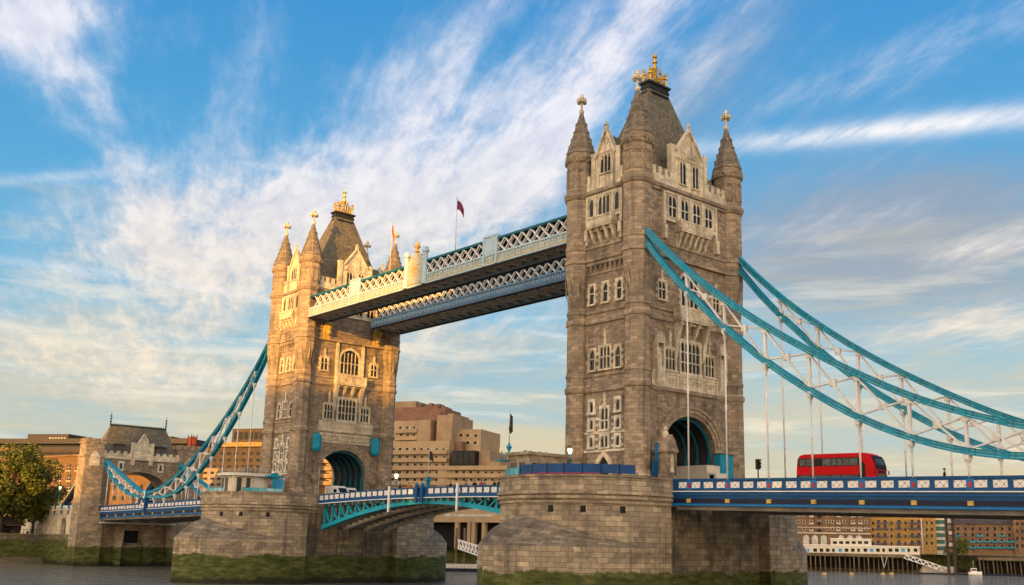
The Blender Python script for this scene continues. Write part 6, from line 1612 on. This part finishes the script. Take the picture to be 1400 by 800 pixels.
for x in (1310, 1320, 1330, 1340, 1350, 1360, 1370, 1380, 1387):
    for k, y in enumerate((721, 729, 737, 745)):
        mb = MB(); F10.pbox(mb, x-1.5, x+1.5, y, y+4.5, -.05, .1); mb.build('window', 'farglass', t)
        if (k == 3 or (k == 2 and x > 1322) or (k == 1 and x in (1310, 1340, 1370))): mb = MB(); F10.pbox(mb, x-4.2, x+4.2, y+2.8, y+4.8, .12, 1.1); mb.build('balcony', 'teal', t)
F11 = Facade(1384, 376, 1440, 368); t = thing('brick_warehouse', tuple(F11.P(8, 6.4)), 'tall brown brick warehouse cut by the right edge of the view', 'warehouse')
mb = MB(); F11.pbox(mb, 1386, 1460, 700, 764, -20, 0, 6.4); mb.build('wall', 'brickda', t); mb = MB(); F11.pbox(mb, 1385, 1460, 698, 700.5, -20, .6); mb.build('cornice', 'brickbr', t)
for x in (1391, 1398, 1405):
    for y in (704, 714, 724, 734, 744): mb = MB(); F11.pbox(mb, x-1.4, x+1.4, y, y+4.5, -.05, .1); mb.build('window', 'farglass', t)
mb = MB(); F11.pbox(mb, 1396, 1420, 707, 710, .1, 1.1); mb.build('balcony', 'teal', t)
# jetty with a white pier building
F12 = Facade(1090, 366, 1260, 352)
t = thing('timber_jetty', tuple(F12.P(20, 0)), 'long timber jetty on piles under the white pier building', 'jetty')
mb = MB(); F12.pbox(mb, 1060, 1258, 757, 760.5, -12, 0); mb.build('deck', 'timber', t)
zd = F12.sz(1180, 758)[1]
for i in range(30):
    x = 1062+i*6.6; u = F12.sz(x, 770)[0]; mb = MB(); dd = random.choice((-.4, -3.5)); mb.tube([F12.P(u, -2, dd), F12.P(u, zd-.3, dd)], .22, 6); mb.build('pile', 'timber', t)
for x in (1205, 1213): mb = MB(); a, b = F12.sz(x, 761), F12.sz(1209, 776); mb.beam(F12.P(*a, .1), F12.P(*b, .1), .25, .25); mb.build('brace', 'stonepale', t)
mb = MB(); F12.pbox(mb, 1060, 1262, 762, 786, -11.8, -11, -1); mb.build('shade_sheet', 'shadowfill', t)  # dark sheet painted as the shade below the jetty deck
t = thing('pier_building', tuple(F12.P(20, zd)), 'long white two storey pier building standing on the timber jetty', 'pier building')
mb = MB(); F12.pbox(mb, 1098, 1257, 746.5, 757, -9, -1); w_ = mb.build('wall', 'cream', t); mb = MB(); F12.pbox(mb, 1135, 1190, 737, 747, -8, -2); mb.build('upper_storey', 'cream', t)
mb = MB(); F12.pbox(mb, 1097, 1258, 745.6, 746.6, -9.2, -.7); F12.pbox(mb, 1134, 1191, 736.2, 737.2, -8.2, -1.7); mb.build('roof_edge', 'white', t)
for i in range(18): mb = MB(); x = 1103+i*8.6; F12.pbox(mb, x, x+(5 if i % 4 else 3.4), 750, 754.5, -1, -.93); mb.build('window', 'farglass' if i % 5 else 'posterblue', t)
for i in range(6): mb = MB(); x = 1138+i*8.6; F12.pbox(mb, x, x+5.6, 740, 743.6, -2, -1.93); mb.build('upper_window', 'farglass', t)
t = thing('gangway', tuple(F12.P(60, 3)), 'white latticed gangway descending from the timber jetty', 'gangway'); F13 = Facade(1230, 352, 1310, 348)
mb = MB()
for d in (0, -1.6):
    f = lambda k, top: F13.P(*F13.sz(1236+62*k, (757 if top else 763)+21*k), d)
    mb.beam(f(0, 1), f(1, 1), .2, .22); mb.beam(f(0, 0), f(1, 0), .2, .22)
    for i in range(14): mb.beam(f(i/14, i % 2), f((i+1)/14, (i+1) % 2), .12, .14)
mb.build('truss', 'white', t); mb = MB(); a, b = F13.sz(1236, 763.5), F13.sz(1298, 784); mb.beam(F13.P(*a, -.8), F13.P(*b, -.8), 1.5, .1); mb.build('walkway', 'stonepale', t)
t = thing('landing_pontoon', tuple(F13.P(25, 0)), 'low pontoon with white railings at the foot of the jetty gangway', 'pontoon')
mb = MB(); u0, u1 = F13.sz(1258, 784)[0], F13.sz(1420, 784)[0]; F13.box(mb, u0, u1, -.3, .45, -4, .6); mb.build('hull', 'navy', t); mb = MB()
for i in range(20): u = u0+(u1-u0)*i/19*.3; F13.box(mb, u-.05, u+.05, .45, 1.6, .3, .4)
for z in (1.0, 1.6): F13.box(mb, u0, u0+(u1-u0)*.3, z-.06, z+.06, .3, .4)
F13.box(mb, u0+1, u0+12, .45, 2.6, -3.0, -2.9); mb.build('railing', 'stonepale', t)
# tall steel pile cluster
t = thing('mooring_dolphin', tuple(F13.P(16, 0)), 'tall dark steel mooring dolphin with a lattice head in front of the brick terrace', 'dolphin')
mb = MB()
for x in (1294.5, 1303.5): u = F13.sz(x, 750)[0]; F13.box(mb, u-.45, u+.45, -2, F13.sz(x, 706)[1], 1.2, 2.1)
mb.build('pile', simple('rusty_steel', (.055, .035, .03), .8, 0, .3, 1), t)
for k, y in enumerate(range(708, 758, 8)): mb = MB(); F13.pbox(mb, 1293, 1305, y, y+1.3, 1.0, 2.3); mb.build('brace', 'lead', t)
mb = MB(); F13.pbox(mb, 1291, 1307, 705, 707, .9, 2.4); mb.build('head_frame', 'lead', t)
for k, y in enumerate(range(710, 756, 8)): mb = MB(); F13.pbox(mb, 1296, 1302, y+.3, y+5, 1.6, 1.8); mb.build('panel', 'brickbr' if k % 2 else 'winpale', t)
# moored white boat
t = thing('motor_launch', tuple(F13.P(24, 0)), 'small white launch moored at the pontoon on the right', 'boat'); F14 = Facade(1315, 346, 1350, 344)
u0 = F14.sz(1324, 780)[0]; u1 = F14.sz(1343, 780)[0]; L = u1-u0; mb = MB(); n = 10; rows = []
for i in range(n+1):
    s_ = i/n; wd = 1.3*(1-(max(0, s_-.55)/.45)**2)+.02; sh = .35*s_*s_
    rows.append([F14.P(u0+L*s_, z, d) for z, d in ((1.0+sh, -wd-1), (.1, -wd*.75-1), (-.3, -1), (.1, wd*.75-1), (1.0+sh, wd-1))])
for a, b in zip(rows, rows[1:]):
    for k in range(4): mb.face([a[k], b[k], b[k+1], a[k+1]], smooth=True)
    mb.face([a[0], a[4], b[4], b[0]])
mb.face(rows[0]); mb.build('hull', 'vanwhite', t)
mb = MB(); F14.box(mb, u0+L*.2, u0+L*.62, .9, 2.3, -2.0, 0); w_ = mb.build('cabin', 'vanwhite', t); mb = MB(); F14.box(mb, u0+L*.23, u0+L*.6, 1.5, 2.05, 0, .04); mb.build('cabin_window', 'farglass', w_)
mb = MB(); p = F14.P(u0+L*.4, 2.3, -1); mb.tube([p, p+Vector((0, 0, 2.6))], .05, 5); mb.beam(p+Vector((-.5, 0, 1.6)), p+Vector((.5, 0, 1.6)), .05, .05); mb.build('mast', 'pole', t)
mb = MB(); F14.box(mb, u0+L*.05, u0+L*.18, .9, 1.5, -1.8, -.3); mb.build('engine_cover', 'red', t)
# second jetty on the right
t = thing('timber_jetty', tuple(F13.P(40, 0)), 'second dark timber jetty on leaning piles at the right edge', 'jetty'); F15 = Facade(1338, 356, 1430, 350)
mb = MB(); F15.pbox(mb, 1338, 1450, 763, 767, -8, 0); F15.pbox(mb, 1339, 1450, 758.5, 759.5, -.2, 0); mb.build('deck', 'timber', t)
for i in range(14): mb = MB(); x = 1341+i*6.2; u = F15.sz(x, 775)[0]; mb.tube([F15.P(u, -1.5, -.5-(i % 3)*2), F15.P(u-.3, F15.sz(x, 766)[1], -.5-(i % 3)*2)], .2, 6); mb.build('pile', 'timber', t)
mb = MB(); F15.pbox(mb, 1338, 1450, 768, 786, -8.5, -8, -1); mb.build('shade_sheet', 'shadowfill', t)  # dark sheet painted as the shade behind these piles
# shrubs, flagpole, foreshore strip, buoys
p = F13.P(F13.sz(1325, 768)[0], 0, -14); tree(p.x, p.y, 5.5, 6.5, 3.2, 'dark bush on the bank behind the moored launch', 21, .30, 1500, 'bush', 'bush', .15)
p = F13.P(F13.sz(1312, 768)[0], 0, -16); tree(p.x, p.y, 5.0, 4.5, 3.2, 'low bush on the bank beside the mooring dolphin', 22, .30, 1100, 'bush', 'bush', .12)
p = at(1262, 757, d=372); t = thing('flagpole', (p.x, p.y, 6.4), 'tall white flagpole with yard in front of the yellow apartments', 'flagpole'); zt_ = at(1262, 705, d=372).z
mb = MB(); mb.tube([(p.x, p.y, 6.4), (p.x, p.y, zt_)], [.16, .08], 6); mb.build('pole', 'white', t); mb = MB(); mb.beam((p.x-1.6, p.y, zt_-6), (p.x+1.6, p.y-.5, zt_-7), .08, .08); mb.build('yard', 'white', t)
for px, lab in ((1127, 'yellow buoy left of its row in front of the jetty'), (1164, 'yellow buoy second along in front of the jetty'), (1207, 'yellow buoy close to the jetty braces'), (1219, 'yellow buoy rightmost in front of the jetty')):
    p = at(px, 785.5, z=0); t = thing('buoy', (p.x, p.y, 0), lab, 'buoy', 'yellow buoys off the jetty')
    mb = MB(); mb.lathe(p.x, p.y, [(-.3, .5), (0, .75), (.35, .7), (.6, .3), (.7, .1)], 10, smooth=True); mb.build('float', 'ochre', t); mb = MB(); mb.tube([(p.x, p.y, .7), (p.x, p.y, 1.1)], .06, 5); mb.build('mooring_ring', 'lead', t)
mb = MB(); 
for i in range(24):
    for j in range(3):
        g = lambda i, j: F12.P(-30+i*3.2, [1.1, .55, -.1][min(j, 2)] if j < 3 else -.4, -11+j*2.2+.5*math.sin(i*1.1))
        mb.face([g(i, j), g(i+1, j), g(i+1, j+1), g(i, j+1)], smooth=True)
mb.build('foreshore', 'mud')['kind'] = 'structure'

# ------------------------------------------------------------------ unseen blocks behind the viewer, added and sized to shade the bridge
SH = Vector((math.sin(SUN_AZ), math.cos(SUN_AZ), 0)); SP = Vector((-SH.y, SH.x, 0))   # toward the sun, and along the bank
def block(l0, l1, dist, depth, h, label):
    """an unseen block added on the south bank to cast shade; l: offset across the sunlight from the nearer tower"""
    c = SH*dist; t = thing('shade_block', (c.x, c.y, 5.6), label, 'office block')
    P = [c+SP*l0, c+SP*l1, c+SP*l1+SH*depth, c+SP*l0+SH*depth]
    mb = MB()
    for i in range(4): p, q = P[i], P[(i+1) % 4]; mb.face([(p.x, p.y, 5), (q.x, q.y, 5), (q.x, q.y, h), (p.x, p.y, h)])
    mb.face([(p.x, p.y, h) for p in P]); mb.build('wall', 'hutstone', t)
    mb = MB(); n = int(h/4)
    for k in range(1, n):
        z = 5+k*(h-6)/n
        for i in range(4):
            p, q = P[i], P[(i+1) % 4]; o_ = (p-c-SP*(l0+l1)/2-SH*depth/2); mid = (p+q)/2; nn = Vector(((q-p).y, -(q-p).x, 0)).normalized()
            if nn.dot(mid-(c+SP*(l0+l1)/2+SH*depth/2)) < 0: nn = -nn
            mb.beam(p*.96+q*.04+nn*.05+Vector((0, 0, z+1)), p*.04+q*.96+nn*.05+Vector((0, 0, z+1)), .2, 1.7)
    mb.build('window', 'glass', t)
sl = lambda v: v.x*SP.x+v.y*SP.y
block(-41, 17, 240, 40, 106, 'unseen tall block added behind the viewer to shade the nearer tower')
block(17.5, 95, 250, 40, 82, 'unseen broad block added behind the viewer to shade the right side span')
block(-84, -42, 400, 40, 84, 'unseen lower block added upstream to shade the foot of the far tower')
block(-157, -84.5, 400, 40, 126, 'unseen tall slab added upstream to shade the hotel and gatehouse')
block(-205, -157.5, 410, 30, 71, 'unseen low slab added upstream to shade the approach viaduct')
